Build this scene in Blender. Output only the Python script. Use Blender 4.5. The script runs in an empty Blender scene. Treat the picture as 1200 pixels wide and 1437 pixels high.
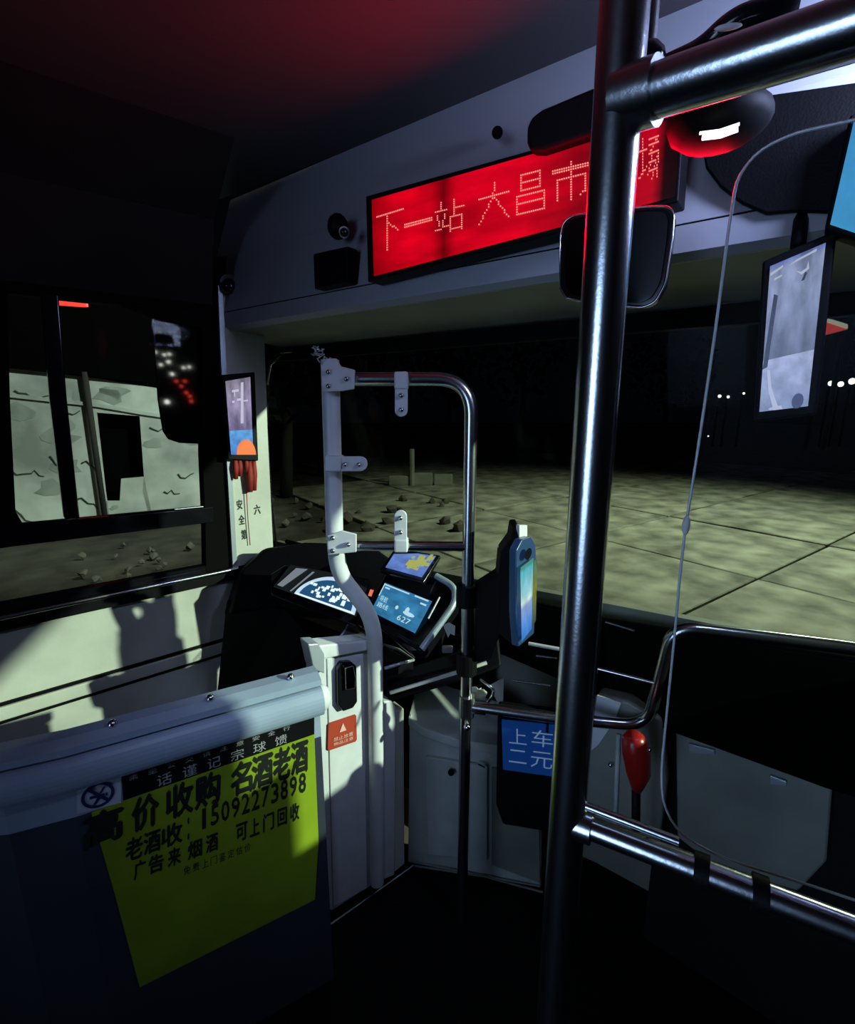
import bpy, bmesh, math, random
from mathutils import Vector, Matrix
random.seed(7)
S = bpy.context.scene
COL = S.collection

# ---------------------------------------------------------------- camera
CAM_Z, YAW, PITCH, FPX = 1.5, math.radians(42), math.radians(12.3), 700.0
cam_d = bpy.data.cameras.new('camera'); cam = bpy.data.objects.new('camera', cam_d); COL.objects.link(cam)
cam.location = (0, 0, CAM_Z)
cam.rotation_euler = (math.pi/2 - PITCH, 0, YAW)
cam_d.sensor_fit = 'HORIZONTAL'; cam_d.sensor_width = 36; cam_d.lens = 36*FPX/1200
cam_d.clip_start = 0.02; cam_d.clip_end = 300
S.camera = cam
S.view_settings.view_transform = 'Standard'; S.view_settings.look = 'None'
S.view_settings.exposure = 0.0; S.view_settings.gamma = 1; S.view_settings.use_curve_mapping = False

# heading frame: a = metres to the right of the heading, b = metres ahead, z = height above the bus floor
RX = Vector((math.cos(YAW), math.sin(YAW), 0)); FX = Vector((-math.sin(YAW), math.cos(YAW), 0))
def V(a, b, z): return RX*a + FX*b + Vector((0, 0, z))

# ---------------------------------------------------------------- world
w = bpy.data.worlds.new('night'); S.world = w; w.use_nodes = True
bg = w.node_tree.nodes['Background']; bg.inputs[0].default_value = (0.10, 0.14, 0.22, 1); bg.inputs[1].default_value = 0.006

# ---------------------------------------------------------------- lights
def look(o, tgt):
    o.rotation_euler = (Vector(tgt) - o.location).to_track_quat('-Z', 'Y').to_euler()
def spot(name, loc, tgt, energy, col, size=80, blend=.5, rad=.05):
    d = bpy.data.lights.new(name, 'SPOT'); d.energy = energy; d.color = col; d.spot_size = math.radians(size)
    d.spot_blend = blend; d.shadow_soft_size = rad
    o = bpy.data.objects.new(name, d); COL.objects.link(o); o.location = loc; look(o, tgt); return o
def area(name, loc, tgt, energy, col, sx, sy):
    d = bpy.data.lights.new(name, 'AREA'); d.energy = energy; d.color = col; d.shape = 'RECTANGLE'; d.size = sx; d.size_y = sy
    o = bpy.data.objects.new(name, d); COL.objects.link(o); o.location = loc; look(o, tgt); return o
# street lamp beyond the windscreen on the kerb side: the hard greenish light on door, wall and pillar
spot('street_lamp_light', V(5.5, -.80, 2.95), V(-.4, 1.3, .7), 3000, (.84, 1, .78), 40, .3, .05)
# street lamps ahead: the pavement and the cracked wall
spot('street_lamp_light', V(6.5, 7.5, 6.0), V(4.6, 7.4, -.7), 2300, (.88, 1, .72), 118, .8, .15)
spot('street_lamp_light', V(1.5, 5.0, 5.2), V(-5.6, 8.8, .9), 2300, (.85, 1, .88), 50, .5, .15)
# added interior lights without fittings, cold blue
area('unseen_entrance_light', V(.66, .56, 1.93), V(.42, 1.0, 2.0), 6.5, (.50, .60, 1), .16, .16)  # unseen source, brightens the right of the header
spot('barrier_fill_light', V(-.15, .05, 2.10), V(-.36, 1.02, .95), 16, (.50, .64, 1), 34, 1, .06)  # added spot, brightens only the top of the barrier
area('post_highlight_light', V(-1.5, -1.6, 1.35), V(.50, .50, 1.3), 4.8, (.42, .62, 1), 1.6, 2.2).data.spread = math.radians(50)  # added sheet of light, makes the blue highlight on the post

# ---------------------------------------------------------------- materials
def mat(name, col, rough=.5, metal=0, spec=.5, noise=0, nscale=8, bump=0, bscale=60, emit=None, estr=0, col2=None):
    m = bpy.data.materials.new(name); m.use_nodes = True; nt = m.node_tree; b = nt.nodes['Principled BSDF']
    b.inputs['Base Color'].default_value = (*col, 1); b.inputs['Roughness'].default_value = rough
    b.inputs['Metallic'].default_value = metal; b.inputs['Specular IOR Level'].default_value = spec
    if emit: b.inputs['Emission Color'].default_value = (*emit, 1); b.inputs['Emission Strength'].default_value = estr
    tc = nt.nodes.new('ShaderNodeTexCoord')
    if noise:
        n = nt.nodes.new('ShaderNodeTexNoise'); n.inputs['Scale'].default_value = nscale; n.inputs['Detail'].default_value = 6
        r = nt.nodes.new('ShaderNodeValToRGB'); r.color_ramp.elements[0].position = .35; r.color_ramp.elements[1].position = .7
        c2 = col2 or tuple(c*(1-noise) for c in col)
        r.color_ramp.elements[0].color = (*c2, 1); r.color_ramp.elements[1].color = (*col, 1)
        nt.links.new(tc.outputs['Object'], n.inputs['Vector']); nt.links.new(n.outputs['Fac'], r.inputs[0])
        nt.links.new(r.outputs[0], b.inputs['Base Color'])
    if bump:
        n = nt.nodes.new('ShaderNodeTexNoise'); n.inputs['Scale'].default_value = bscale
        bp = nt.nodes.new('ShaderNodeBump'); bp.inputs['Strength'].default_value = bump; bp.inputs['Distance'].default_value = .01
        nt.links.new(tc.outputs['Object'], n.inputs['Vector']); nt.links.new(n.outputs['Fac'], bp.inputs['Height'])
        nt.links.new(bp.outputs[0], b.inputs['Normal'])
    return m
def glass_mat(name, tint=(1, 1, 1), refl=.06, rough=.02, edge=.6):
    m = bpy.data.materials.new(name); m.use_nodes = True; nt = m.node_tree; nt.nodes.clear()
    out = nt.nodes.new('ShaderNodeOutputMaterial'); mx = nt.nodes.new('ShaderNodeMixShader')
    tr = nt.nodes.new('ShaderNodeBsdfTransparent'); gl = nt.nodes.new('ShaderNodeBsdfGlossy')
    lw_ = nt.nodes.new('ShaderNodeLayerWeight'); lw_.inputs[0].default_value = .5
    pw = nt.nodes.new('ShaderNodeMath'); pw.operation = 'POWER'; pw.inputs[1].default_value = 5; nt.links.new(lw_.outputs['Facing'], pw.inputs[0])
    fr = nt.nodes.new('ShaderNodeMath'); fr.operation = 'MULTIPLY_ADD'; fr.inputs[1].default_value = edge; fr.inputs[2].default_value = refl*.12
    nt.links.new(pw.outputs[0], fr.inputs[0])
    tr.inputs[0].default_value = (*tint, 1); gl.inputs['Roughness'].default_value = rough
    nt.links.new(fr.outputs[0], mx.inputs[0]); nt.links.new(tr.outputs[0], mx.inputs[1]); nt.links.new(gl.outputs[0], mx.inputs[2])
    nt.links.new(mx.outputs[0], out.inputs[0]); return m
def glow(name, col, s=1.0): return mat(name, (0, 0, 0), .3, emit=col, estr=s)
M = dict(
    cream=mat('aged_cream_paint', (.62, .64, .56), .45, noise=.25, nscale=5, bump=.05),
    white=mat('white_powder_coat', (.66, .68, .70), .38, noise=.1, nscale=20),
    header=mat('grey_plastic_fascia', (.40, .41, .47), .5, noise=.08, nscale=4),
    black=mat('black_plastic', (.004, .004, .005), .55, spec=.12, bump=.1, bscale=300),
    gloss=mat('glossy_black', (.006, .006, .008), .12),
    rubber=mat('black_rubber', (.004, .004, .004), .9, spec=.05),
    steel=mat('brushed_stainless', (.60, .62, .64), .22, metal=1, bump=.02, bscale=200),
    chrome=mat('chrome', (.8, .8, .82), .08, metal=1),
    silver=mat('silver_plastic', (.45, .50, .55), .3, metal=.4),
    floor=mat('dark_vinyl_floor', (.004, .004, .005), .7, spec=.12, bump=.1, bscale=150),
    ceil=mat('dark_ceiling_lining', (.055, .05, .055), .6, spec=.2),
    dark=mat('dark_lining', (.012, .010, .010), .8, spec=.1, noise=.2),
    panel=mat('grey_lower_panel', (.26, .27, .22), .45, noise=.3, nscale=6),
    farebox=mat('fare_box_paint', (.52, .56, .53), .4, noise=.2, nscale=12),
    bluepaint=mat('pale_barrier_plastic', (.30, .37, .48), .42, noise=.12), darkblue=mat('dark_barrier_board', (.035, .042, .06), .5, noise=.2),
    red=mat('red_plastic', (.32, .012, .010), .3),
    ribbon=mat('red_ribbon', (.30, .02, .015), .7, noise=.3, nscale=40),
    yellow=mat('yellow_green_vinyl', (.26, .37, .02), .35, noise=.25, nscale=7),
    ink=mat('black_print', (.01, .012, .01), .5), pale=mat('pale_print', (.6, .6, .58), .6),
    navy=mat('navy_print', (.01, .02, .08), .5),
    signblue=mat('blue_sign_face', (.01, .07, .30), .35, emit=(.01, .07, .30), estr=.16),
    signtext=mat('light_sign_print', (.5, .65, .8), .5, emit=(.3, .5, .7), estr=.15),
    concrete=mat('concrete_slab', (.42, .43, .34), .8, noise=.7, nscale=2.0, bump=.4, bscale=12),
    plaster=mat('weathered_plaster', (.68, .74, .68), .9, noise=.6, nscale=1.1, bump=.4, bscale=6),
    roof=mat('dark_roof', (.03, .028, .025), .9), void=mat('unlit_opening', (.002, .002, .002), 1, spec=0),
    earth=mat('earth', (.07, .062, .045), .95, noise=.7, nscale=2, bump=.5, bscale=10),
    rubble=mat('broken_stone', (.13, .12, .10), .9, noise=.5, nscale=6),
    leaf=mat('dark_foliage', (.008, .011, .007), 1, spec=0), bark=mat('bark', (.02, .018, .014), .9),
    conc_wall=mat('low_wall_concrete', (.34, .36, .30), .9, noise=.4, nscale=2),
    shelf=mat('matt_black_shelf', (.0015, .0015, .0015), .9, spec=.03),
    glass=glass_mat('clear_glass', (.93, .96, .94), .012, .02, .25), acrylic=glass_mat('acrylic', (.96, .97, .98), .003, .02, .05),
    edge=mat('acrylic_edge', (.55, .58, .62), .2, spec=.8),
    white_lamp=glow('white_lamp', (.9, .95, 1), 5), far_white=glow('far_lamp', (1, .93, .8), 2.5),
    far_red=glow('far_red_lamp', (1, .06, .04), 1.3),
)

# ---------------------------------------------------------------- sight helpers (a pixel names a direction, a real plane or depth gives the place)
cp, sp_ = math.cos(PITCH), math.sin(PITCH)
def ray(px, py):
    u, v = (px-600)/FPX, (py-718.5)/FPX
    return (u, cp - v*sp_, -(sp_ + v*cp))
def atb(px, py, b):
    r = ray(px, py); t = b/r[1]; return V(r[0]*t, b, CAM_Z + r[2]*t)
def atz(px, py, z):
    r = ray(px, py); t = (z-CAM_Z)/r[2]; return V(r[0]*t, r[1]*t, z)
def plane(a, b, h, off=0):
    h = math.radians(h); n = (math.cos(h), -math.sin(h)); c = n[0]*a + n[1]*b
    if c > 0: n = (-n[0], -n[1]); c = -c
    return (n, c + off)          # n looks towards the camera side, off > 0 comes nearer
def onp(px, py, pl, off=0):
    n, c = pl; r = ray(px, py); t = (c+off)/(n[0]*r[0] + n[1]*r[1])
    return V(r[0]*t, r[1]*t, CAM_Z + r[2]*t)
def off(pl, d): return (pl[0], pl[1]+d)
def nrm(pl): return V(pl[0][0], pl[0][1], 0)

# ---------------------------------------------------------------- object helpers
def tag(o, label=None, cat=None, group=None, kind=None):
    if label: o['label'] = label
    if cat: o['category'] = cat
    if group: o['group'] = group
    if kind: o['kind'] = kind
    return o
def thing(name, loc, label, cat, group=None, kind=None):
    o = bpy.data.objects.new(name, None); o.empty_display_size = .05; COL.objects.link(o); o.location = loc
    return tag(o, label, cat, group, kind)
def wloc(o):
    l = o.location.copy()
    while o.parent: o = o.parent; l += o.location
    return l
def obj(name, bm, m, parent=None, smooth=False, bevel=0, seg=2):
    bmesh.ops.recalc_face_normals(bm, faces=bm.faces[:])
    me = bpy.data.meshes.new(name)
    if parent: base = wloc(parent)
    else:
        cs = [v.co for v in bm.verts]; base = Vector(((min(c.x for c in cs)+max(c.x for c in cs))/2, (min(c.y for c in cs)+max(c.y for c in cs))/2, min(c.z for c in cs)))
    bmesh.ops.translate(bm, verts=bm.verts[:], vec=-base)
    bm.to_mesh(me); bm.free()
    if not isinstance(m, str): me.materials.append(m)
    else: me.materials.append(M[m])
    if smooth:
        for p in me.polygons: p.use_smooth = True
    o = bpy.data.objects.new(name, me); COL.objects.link(o)
    if parent: o.parent = parent
    else: o.location = base
    if bevel:
        b = o.modifiers.new('bevel', 'BEVEL'); b.width = bevel; b.segments = seg; b.limit_method = 'ANGLE'
        for p in me.polygons: p.use_smooth = True
        if not smooth: o.modifiers.new('wn', 'WEIGHTED_NORMAL')
    return o
def prism(pts, th, d=None, bm=None):
    bm = bm or bmesh.new(); pts = [Vector(p) for p in pts]
    if d is None:
        n = Vector((0, 0, 0))
        for i in range(len(pts)): n += pts[i].cross(pts[(i+1) % len(pts)])
        n.normalize()
        c = sum(pts, Vector())/len(pts)
        if n.dot(Vector((0, 0, CAM_Z))-c) > 0: n = -n
        d = n*th
    else: d = Vector(d).normalized()*th
    a = [bm.verts.new(p) for p in pts]; b = [bm.verts.new(p+d) for p in pts]
    bm.faces.new(a); bm.faces.new(b[::-1])
    for i in range(len(pts)):
        j = (i+1) % len(pts); bm.faces.new((a[i], b[i], b[j], a[j]))
    return bm
def flat(polys):
    bm = bmesh.new()
    for p in polys: bm.faces.new([bm.verts.new(q) for q in p])
    return bm
def obox(c, x, y, z, bm=None):     # centre and three half vectors
    bm = bm or bmesh.new(); vs = []
    for k in (-1, 1):
        for j in (-1, 1):
            for i in (-1, 1): vs.append(bm.verts.new(c + x*i + y*j + z*k))
    for f in ((0,1,3,2),(4,5,7,6),(0,1,5,4),(2,3,7,6),(0,2,6,4),(1,3,7,5)): bm.faces.new([vs[i] for i in f])
    return bm
def fillet(pts, r, n=8):
    out = [pts[0]]
    for i in range(1, len(pts)-1):
        p, a, b = pts[i], (pts[i-1]-pts[i]), (pts[i+1]-pts[i])
        rr = min(r, a.length*.49, b.length*.49); A = p + a.normalized()*rr; B = p + b.normalized()*rr
        for k in range(n+1):
            t = k/n; out.append(A*(1-t)**2 + p*2*t*(1-t) + B*t*t)
    return out + [pts[-1]]
def tube(pts, r, seg=16, bm=None, cap=True):
    bm = bm or bmesh.new(); pts = [Vector(p) for p in pts]; rings = []
    t0 = (pts[1]-pts[0]).normalized(); up = Vector((0,0,1)) if abs(t0.z) < .9 else Vector((1,0,0))
    nn = (up - t0*up.dot(t0)).normalized()
    for i, p in enumerate(pts):
        t = (pts[min(i+1, len(pts)-1)] - pts[max(i-1, 0)]).normalized()
        nn = (nn - t*nn.dot(t)).normalized(); bb = t.cross(nn)
        rad = r[i] if isinstance(r, (list, tuple)) else r
        rings.append([bm.verts.new(p + (nn*math.cos(2*math.pi*k/seg) + bb*math.sin(2*math.pi*k/seg))*rad) for k in range(seg)])
    for a, b in zip(rings, rings[1:]):
        for k in range(seg): bm.faces.new((a[k], a[(k+1)%seg], b[(k+1)%seg], b[k]))
    if cap: bm.faces.new(rings[0][::-1]); bm.faces.new(rings[-1])
    return bm
def ball(c, rx, ry=None, rz=None, bm=None, seg=16, rot=None):
    bm = bm or bmesh.new(); m = Matrix.Translation(c) @ (rot or Matrix()) @ Matrix.Diagonal((rx, ry or rx, rz or rx, 1))
    bmesh.ops.create_uvsphere(bm, u_segments=seg, v_segments=max(6, seg//2), radius=1, matrix=m); return bm
def smoothtube(name, pts, r, m, parent=None, seg=16):
    o = obj(name, tube(pts, r, seg), m, parent, smooth=True)
    e = o.modifiers.new('edge', 'EDGE_SPLIT'); e.split_angle = math.radians(50); return o
def bil(q, u, v):                  # q = BL, BR, TR, TL
    return (q[0]*(1-u)+q[1]*u)*(1-v) + (q[3]*(1-u)+q[2]*u)*v
def qn(q):
    n = (q[1]-q[0]).cross(q[3]-q[0]).normalized()
    return n if n.dot(Vector((0,0,CAM_Z))-q[0]) > 0 else -n
def decals(name, q, polys, m, parent, lift=.001, th=0):
    n = qn(q)*lift; bm = bmesh.new()
    for p in polys:
        pp = [bil(q, u, v)+n for u, v in p]
        if th: prism(pp, th, qn(q), bm)
        else: bm.faces.new([bm.verts.new(x) for x in pp])
    return obj(name, bm, m, parent)
def rect(u0, v0, u1, v1): return [(u0,v0),(u1,v0),(u1,v1),(u0,v1)]
def ell(cu, cv, ru, rv, a0=0, a1=360, n=20): return [(cu+ru*math.cos(math.radians(a0+(a1-a0)*k/n)), cv+rv*math.sin(math.radians(a0+(a1-a0)*k/n))) for k in range(n+(0 if a1-a0 == 360 else 1))]
def text_mesh(q, items, lift=.001, bold=0, bm=None, rep=0):   # items: (string, u0, v0, u1, v1), the glyphs laid flat on the quad q
    bm = bm or bmesh.new(); n = qn(q)*lift
    for s, u0, v0, u1, v1 in items:
        cu = bpy.data.curves.new('t', 'FONT'); cu.body = s; cu.offset = bold; cu.resolution_u = 2
        to = bpy.data.objects.new('t', cu); COL.objects.link(to)
        dg = bpy.context.evaluated_depsgraph_get(); me = bpy.data.meshes.new_from_object(to.evaluated_get(dg))
        xs = [v.co.x for v in me.vertices]; ys = [v.co.y for v in me.vertices]
        if xs:
            x0, x1, y0, y1 = min(xs), max(xs), min(ys), max(ys)
            U0, U1 = (u0, u1) if s not in '1:' else (u0+(u1-u0)*.25, u0+(u1-u0)*.7)
            for ku, kv in (((-rep, 0), (rep, 0), (0, rep), (0, -rep)) if rep else ((0, 0),)):
                vs = [bm.verts.new(bil(q, U0+(U1-U0)*((v.co.x-x0)/max(1e-6, x1-x0)+ku), v0+(v1-v0)*((v.co.y-y0)/max(1e-6, y1-y0)+kv))+n*(1+.1*ku+.2*kv)) for v in me.vertices]
                for p in me.polygons:
                    try: bm.faces.new([vs[i] for i in p.vertices])
                    except ValueError: pass
        bpy.data.objects.remove(to); bpy.data.curves.remove(cu); bpy.data.meshes.remove(me)
    return bm
def uvquad(name, q, m, parent, lift=0):
    bm = bmesh.new(); uv = bm.loops.layers.uv.new('UVMap'); n = qn(q)*lift
    f = bm.faces.new([bm.verts.new(p+n) for p in q])
    for l, c in zip(f.loops, ((0,0),(1,0),(1,1),(0,1))): l[uv].uv = c
    me_o = obj(name, bm, m, parent)
    return me_o
def screen_mat(name, stops, axis='Y', s=1.0, nscale=5, namt=.3):   # picture on a lit screen: bands of colour with blotches
    m = bpy.data.materials.new(name); m.use_nodes = True; nt = m.node_tree; b = nt.nodes['Principled BSDF']
    b.inputs['Base Color'].default_value = (0, 0, 0, 1); b.inputs['Roughness'].default_value = .25
    tc = nt.nodes.new('ShaderNodeTexCoord'); sx = nt.nodes.new('ShaderNodeSeparateXYZ'); r = nt.nodes.new('ShaderNodeValToRGB')
    nt.links.new(tc.outputs['UV'], sx.inputs[0]); nt.links.new(sx.outputs[axis], r.inputs[0])
    e = r.color_ramp.elements
    while len(e) < len(stops): e.new(.5)
    for k, (p, c) in enumerate(stops): e[k].position = p; e[k].color = (*c, 1)
    n = nt.nodes.new('ShaderNodeTexNoise'); n.inputs['Scale'].default_value = nscale; n.inputs['Detail'].default_value = 5
    nt.links.new(tc.outputs['UV'], n.inputs['Vector'])
    mr = nt.nodes.new('ShaderNodeMapRange'); mr.inputs[1].default_value = .35; mr.inputs[2].default_value = .65
    mr.inputs[3].default_value = 1-namt; mr.inputs[4].default_value = 1+namt
    nt.links.new(n.outputs['Fac'], mr.inputs[0])
    mm = nt.nodes.new('ShaderNodeVectorMath'); mm.operation = 'SCALE'
    nt.links.new(r.outputs[0], mm.inputs[0]); nt.links.new(mr.outputs[0], mm.inputs['Scale'])
    nt.links.new(mm.outputs[0], b.inputs['Emission Color']); b.inputs['Emission Strength'].default_value = s
    return m

# ---------------------------------------------------------------- planes of the bus
# left wall, driver's door, barrier, header fascia, windscreen, partition at the entrance
PW = plane(-1.170, 1.318, 49.9)
PD = plane(-.047, 1.368, 51.5)
PH = plane(-.70, 1.75, 127)
PG = off(PH, -.30)
PP = plane(.172, .52, 127)
Z = Vector((0, 0, 1))
def along(h): h = math.radians(h); return V(math.sin(h), math.cos(h), 0)
DW, DD, DH = along(49.9), along(51.5), along(127)

# ================================================================= SETTING
# floor: dark vinyl
obj('floor', prism([V(-1.4, 1.6, 0), V(2.2, 1.2, 0), V(2.2, -2.5, 0), V(-2.6, -2.5, 0)], .05, (0, 0, -1)), 'floor')['kind'] = 'structure'
# ceiling
ce = obj('ceiling', prism([V(-2.7, 1.2, 2.16), V(-.9, 1.98, 2.16), V(.9, .75, 2.16), V(2.2, -.2, 2.16), V(1.2, -2.6, 2.16), V(-2.9, -2.0, 2.16)], .06, (0, 0, 1)), 'ceil'); ce['kind'] = 'structure'

# left wall: lower panel, ledge, upper lining
wl = thing('wall_left', V(-1.17, 1.318, 0), None, None, kind='structure')
W0 = V(-1.170, 1.318, 0)
def wpt(s, z, o=0): return W0 + DW*s + Z*z + nrm(PW)*o
def wbox(s0, s1, z0, z1, o0, o1):
    return prism([wpt(s0, z0, o1), wpt(s1, z0, o1), wpt(s1, z1, o1), wpt(s0, z1, o1)], o1-o0, -nrm(PW))
obj('lower_panel', wbox(-1.5, .68, .66, .905, -.04, 0), 'cream', wl)
obj('ledge', wbox(-1.5, .68, .885, .93, -.05, .03), 'black', wl)
smoothtube('ledge_trim', [wpt(-1.5, .925, .032), wpt(.62, .925, .032)], .008, 'steel', wl)
obj('moulding', wbox(-1.5, .68, .655-.0, .665, -.02, .006), 'black', wl)
obj('moulding', wbox(-1.5, .68, .610, .652, -.04, .008), 'cream', wl, bevel=.004)
obj('moulding', wbox(-1.5, .68, .60, .608, -.02, .004), 'black', wl)
obj('bottom_panel', wbox(-1.5, .68, 0, .60, -.04, 0), 'cream', wl)
obj('upper_lining', wbox(-1.5, .62, 1.78, 2.18, -.04, .0), 'dark', wl)
obj('cove', prism([wpt(-1.5, 1.78, 0), wpt(-1.5, 1.80, .06), wpt(-1.5, 2.02, .14), wpt(-1.5, 2.16, .34), wpt(-1.5, 2.16, 0)], 2.1, DW), 'dark', wl)

# window in the left wall
wi = thing('window_1', wpt(0, .93), None, None, kind='structure')
def wp(px, py, o=0): return onp(px, py, PW, o)
def wprism(name, pxs, th, m, parent, o=.01, bevel=0): return obj(name, prism([wp(x, y, o) for x, y in pxs], th, -nrm(PW)), m, parent, bevel=bevel)
wprism('frame_bar', [(-120, 790), (-120, 750), (13, 738), (300, 711), (300, 733), (13, 768)], .04, 'gloss', wi, .015, .004)
wprism('frame_bar', [(-120, 890), (-120, 868), (13, 846), (330, 786), (330, 803), (13, 866)], .03, 'gloss', wi, .012)
wprism('mullion', [(52, 360), (78, 360), (94, 560), (112, 728), (90, 728), (70, 560)], .035, 'gloss', wi, .012, .004)
wprism('frame_post', [(282, 360), (330, 360), (330, 800), (289, 812), (288, 735), (284, 640)], .05, 'rubber', wi, .014, .003)
wprism('frame_post', [(-40, 330), (8, 330), (14, 560), (22, 720), (34, 740), (-20, 760)], .035, 'rubber', wi, .012)
wprism('frame_head', [(-60, 300), (330, 380), (330, 470), (222, 446), (120, 408), (60, 395), (-60, 380)], .04, 'rubber', wi, .013)
wprism('glass_pane', [(-30, 370), (300, 400), (300, 725), (-30, 760)], .005, 'glass', wi, -.012)
wprism('glass_pane', [(-30, 750), (300, 715), (300, 800), (-30, 860)], .005, 'glass', wi, -.014)
smoothtube('latch', [wp(245, 715, .02), wp(285, 711, .02)], .004, 'steel', wi)

# left pillar between the side window and the windscreen
tp = thing('trim_1', onp(345, 800, PW), None, None, kind='structure')
obj('pillar_cover', prism([onp(x, y, PW, .02) for x, y in [(308, 395), (368, 400), (372, 486), (376, 600), (384, 772), (350, 800), (330, 812), (322, 640), (314, 520)]], .05, -nrm(PW)), 'cream', tp, bevel=.004)
obj('pillar_edge', prism([onp(x, y, PW, .03) for x, y in [(306, 400), (312, 400), (318, 520), (328, 700), (334, 812), (328, 812), (321, 690), (311, 520)]], .03, -nrm(PW)), 'silver', tp)
obj('windscreen_seal', tube([onp(x, y, PW, .0) for x, y in [(425, 492), (392, 494), (376, 515), (374, 600), (380, 700), (388, 775)]], .006, 8), 'gloss', tp, smooth=True)
obj('windscreen_seal', tube([onp(x, y, PW, .006) for x, y in [(398, 496), (380, 512), (375, 540)]], .0035, 8), 'steel', tp, smooth=True)

# front skin of the bus below the windscreen, kerb-side pillar and wall: outside the frame, they cut the street light
# header above the windscreen
hd = thing('trim_2', V(0, 1.2, 1.73), None, None, kind='structure')
H0 = V(-.70, 1.75, 0); NH = nrm(PH)
def hpt(s, z, o=0): return H0 + DH*s + Z*z + NH*o
def hsw(prof, s0, s1, bm=None):    # profile (o, z) swept along the header
    return prism([hpt(s0, z, o) for o, z in prof], s1-s0, DH, bm)
obj('fascia', hsw([(0, 1.79), (-.025, 1.95), (-.10, 2.16), (-.3, 2.16), (-.3, 1.79)], -.02, 2.9), 'header', hd)
obj('seam', hsw([(-.004, 1.786), (-.004, 1.792), (-.1, 1.792), (-.1, 1.786)], .12, 2.9), 'void', hd)
obj('lower_lip', hsw([(.0, 1.787), (-.30, 1.787), (-.30, 1.735), (-.02, 1.735), (0, 1.745)], -.02, 2.9), 'header', hd)
obj('underside', hsw([(-.03, 1.735), (-.32, 1.735), (-.32, 1.70), (-.20, 1.715)], -.02, 2.9), 'panel', hd)
obj('windscreen_head_seal', hsw([(-.27, 1.70), (-.31, 1.70), (-.31, 1.66), (-.28, 1.66)], -.1, 2.9), 'rubber', hd)

fs = thing('wall_front', V(.2, 1.5, 0), None, None, kind='structure')
obj('front_skin', prism([hpt(-.4, -.35, -.47), hpt(2.35, -.35, -.47), hpt(2.35, .97, -.45), hpt(1.2, .92, -.45), hpt(-.4, .84, -.45)], .03, -NH), 'panel', fs)
wr = thing('wall_right', V(.6, .1, 0), None, None, kind='structure')
obj('side_panel', prism([V(.98, .49, 0), V(-1.0, -1.70, 0), V(-1.0, -1.70, 2.16), V(.98, .49, 2.16)], .04, V(.743, -.669, 0)), 'dark', wr)
obj('pillar_cover', prism([V(.93, .44, 0), V(1.0, .52, 0), V(1.0, .52, 2.16), V(.93, .44, 2.16)], .07, V(.743, -.669, 0)), 'dark', wr)
obj('poster_shade_panel', prism([V(.99, .40, 0), V(1.01, .572, 0), V(1.01, .572, 1.21), V(.99, .40, 1.21)], .03, RX), 'dark', wr)  # added out of view to keep the street light off the poster
obj('door_shade_panel', prism([V(1.00, 1.02, 0), V(1.00, .50, 0), V(1.00, .50, 1.03), V(1.00, 1.02, .95)], .03, RX), 'dark', wr)  # added out of view to shade the lower door and poster
# windscreen
wn = thing('window_2', V(.2, 1.5, .9), None, None, kind='structure')
obj('glass_pane', prism([hpt(-.30, .80, -.43), hpt(2.9, .80, -.43), hpt(2.9, 1.72, -.27), hpt(-.30, 1.72, -.27)], .006, -NH), 'glass', wn)
smoothtube('lower_seal', [hpt(-.25, .875, -.41), onp(640, 822, off(PH, -.41)), onp(850, 870, off(PH, -.41)), onp(1200, 926, off(PH, -.41)), onp(1500, 975, off(PH, -.41))], .010, 'rubber', wn)

# ================================================================= DASHBOARD
da = thing('dashboard', V(.1, 1.5, 0), 'black dashboard running under the windscreen from side wall to entrance', 'dashboard')
def dz(s): return .885 + .05*(s+.25)
PGb = off(PH, -.40)
def gz(px, z): p = onp(px, 600, PGb); return Vector((p.x, p.y, z))
obj('top_shelf', prism([onp(640, 822, PGb), onp(850, 870, PGb), onp(1200, 926, PGb), onp(1500, 975, PGb), atz(1500, 1190, .80), atz(1160, 1088, .78), atz(940, 1012, .74), atz(850, 968, .74), atz(700, 905, .76), atz(600, 880, .80)], .03, (0, 0, -1)), 'shelf', da, bevel=.006)
obj('rear_shelf', prism([hpt(-.5, .875, -.38), onp(640, 822, PGb), atz(620, 885, .83), hpt(.3, .80, -.08), hpt(-.3, .80, -.02)], .05, (0, 0, -1)), 'black', da)
def down(p, z=0): return Vector((p.x, p.y, z))
p1, p2, p3, p4 = atz(705, 912, .73), atz(850, 974, .71), atz(935, 1012, .71), atz(1500, 1194, .75)
dd_ = p4-p3; PBR = plane(p3.dot(RX), p3.dot(FX), math.degrees(math.atan2(dd_.dot(RX), dd_.dot(FX))))
for a, b_, m_ in ((p3, p4, 'dark'),):
    n_ = (b_-a).cross(Z).normalized(); n_ = n_ if n_.dot(a) > 0 else -n_
    n_ = n_ * (1 if m_ != 'black' else 1)
    obj('front_board', prism([down(a)+n_*.02, down(b_)+n_*.02, b_+n_*.02, a+n_*.02], .02, n_), m_, da)
obj('front_board', prism([hpt(-.2, .0, -.30), hpt(.85, .0, -.36), hpt(.85, .80, -.36), hpt(-.2, .80, -.30)], .03, -NH), 'black', da)
for x0, y0, x1, y1, z, r in ((742, 903, 786, 911, .87, .005), (752, 920, 782, 924, .86, .003), (720, 955, 772, 962, .82, .003), (850, 873, 890, 885, .95, .003), (838, 938, 918, 958, .90, .004)):
    smoothtube('edge_strip', [atz(x0, y0, z), atz(x1, y1, z)], r, 'pale' if r == .005 else 'steel', da, 8)
obj('shadow_panel', prism([atb(318, 846, 1.60), atb(400, 856, 1.54), atb(440, 900, 1.48), atb(445, 1010, 1.45), atb(300, 1020, 1.56)], .03, V(-.2, .9, 0)), 'black', da)  # black sheet put where the wall lies in shadow
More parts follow.
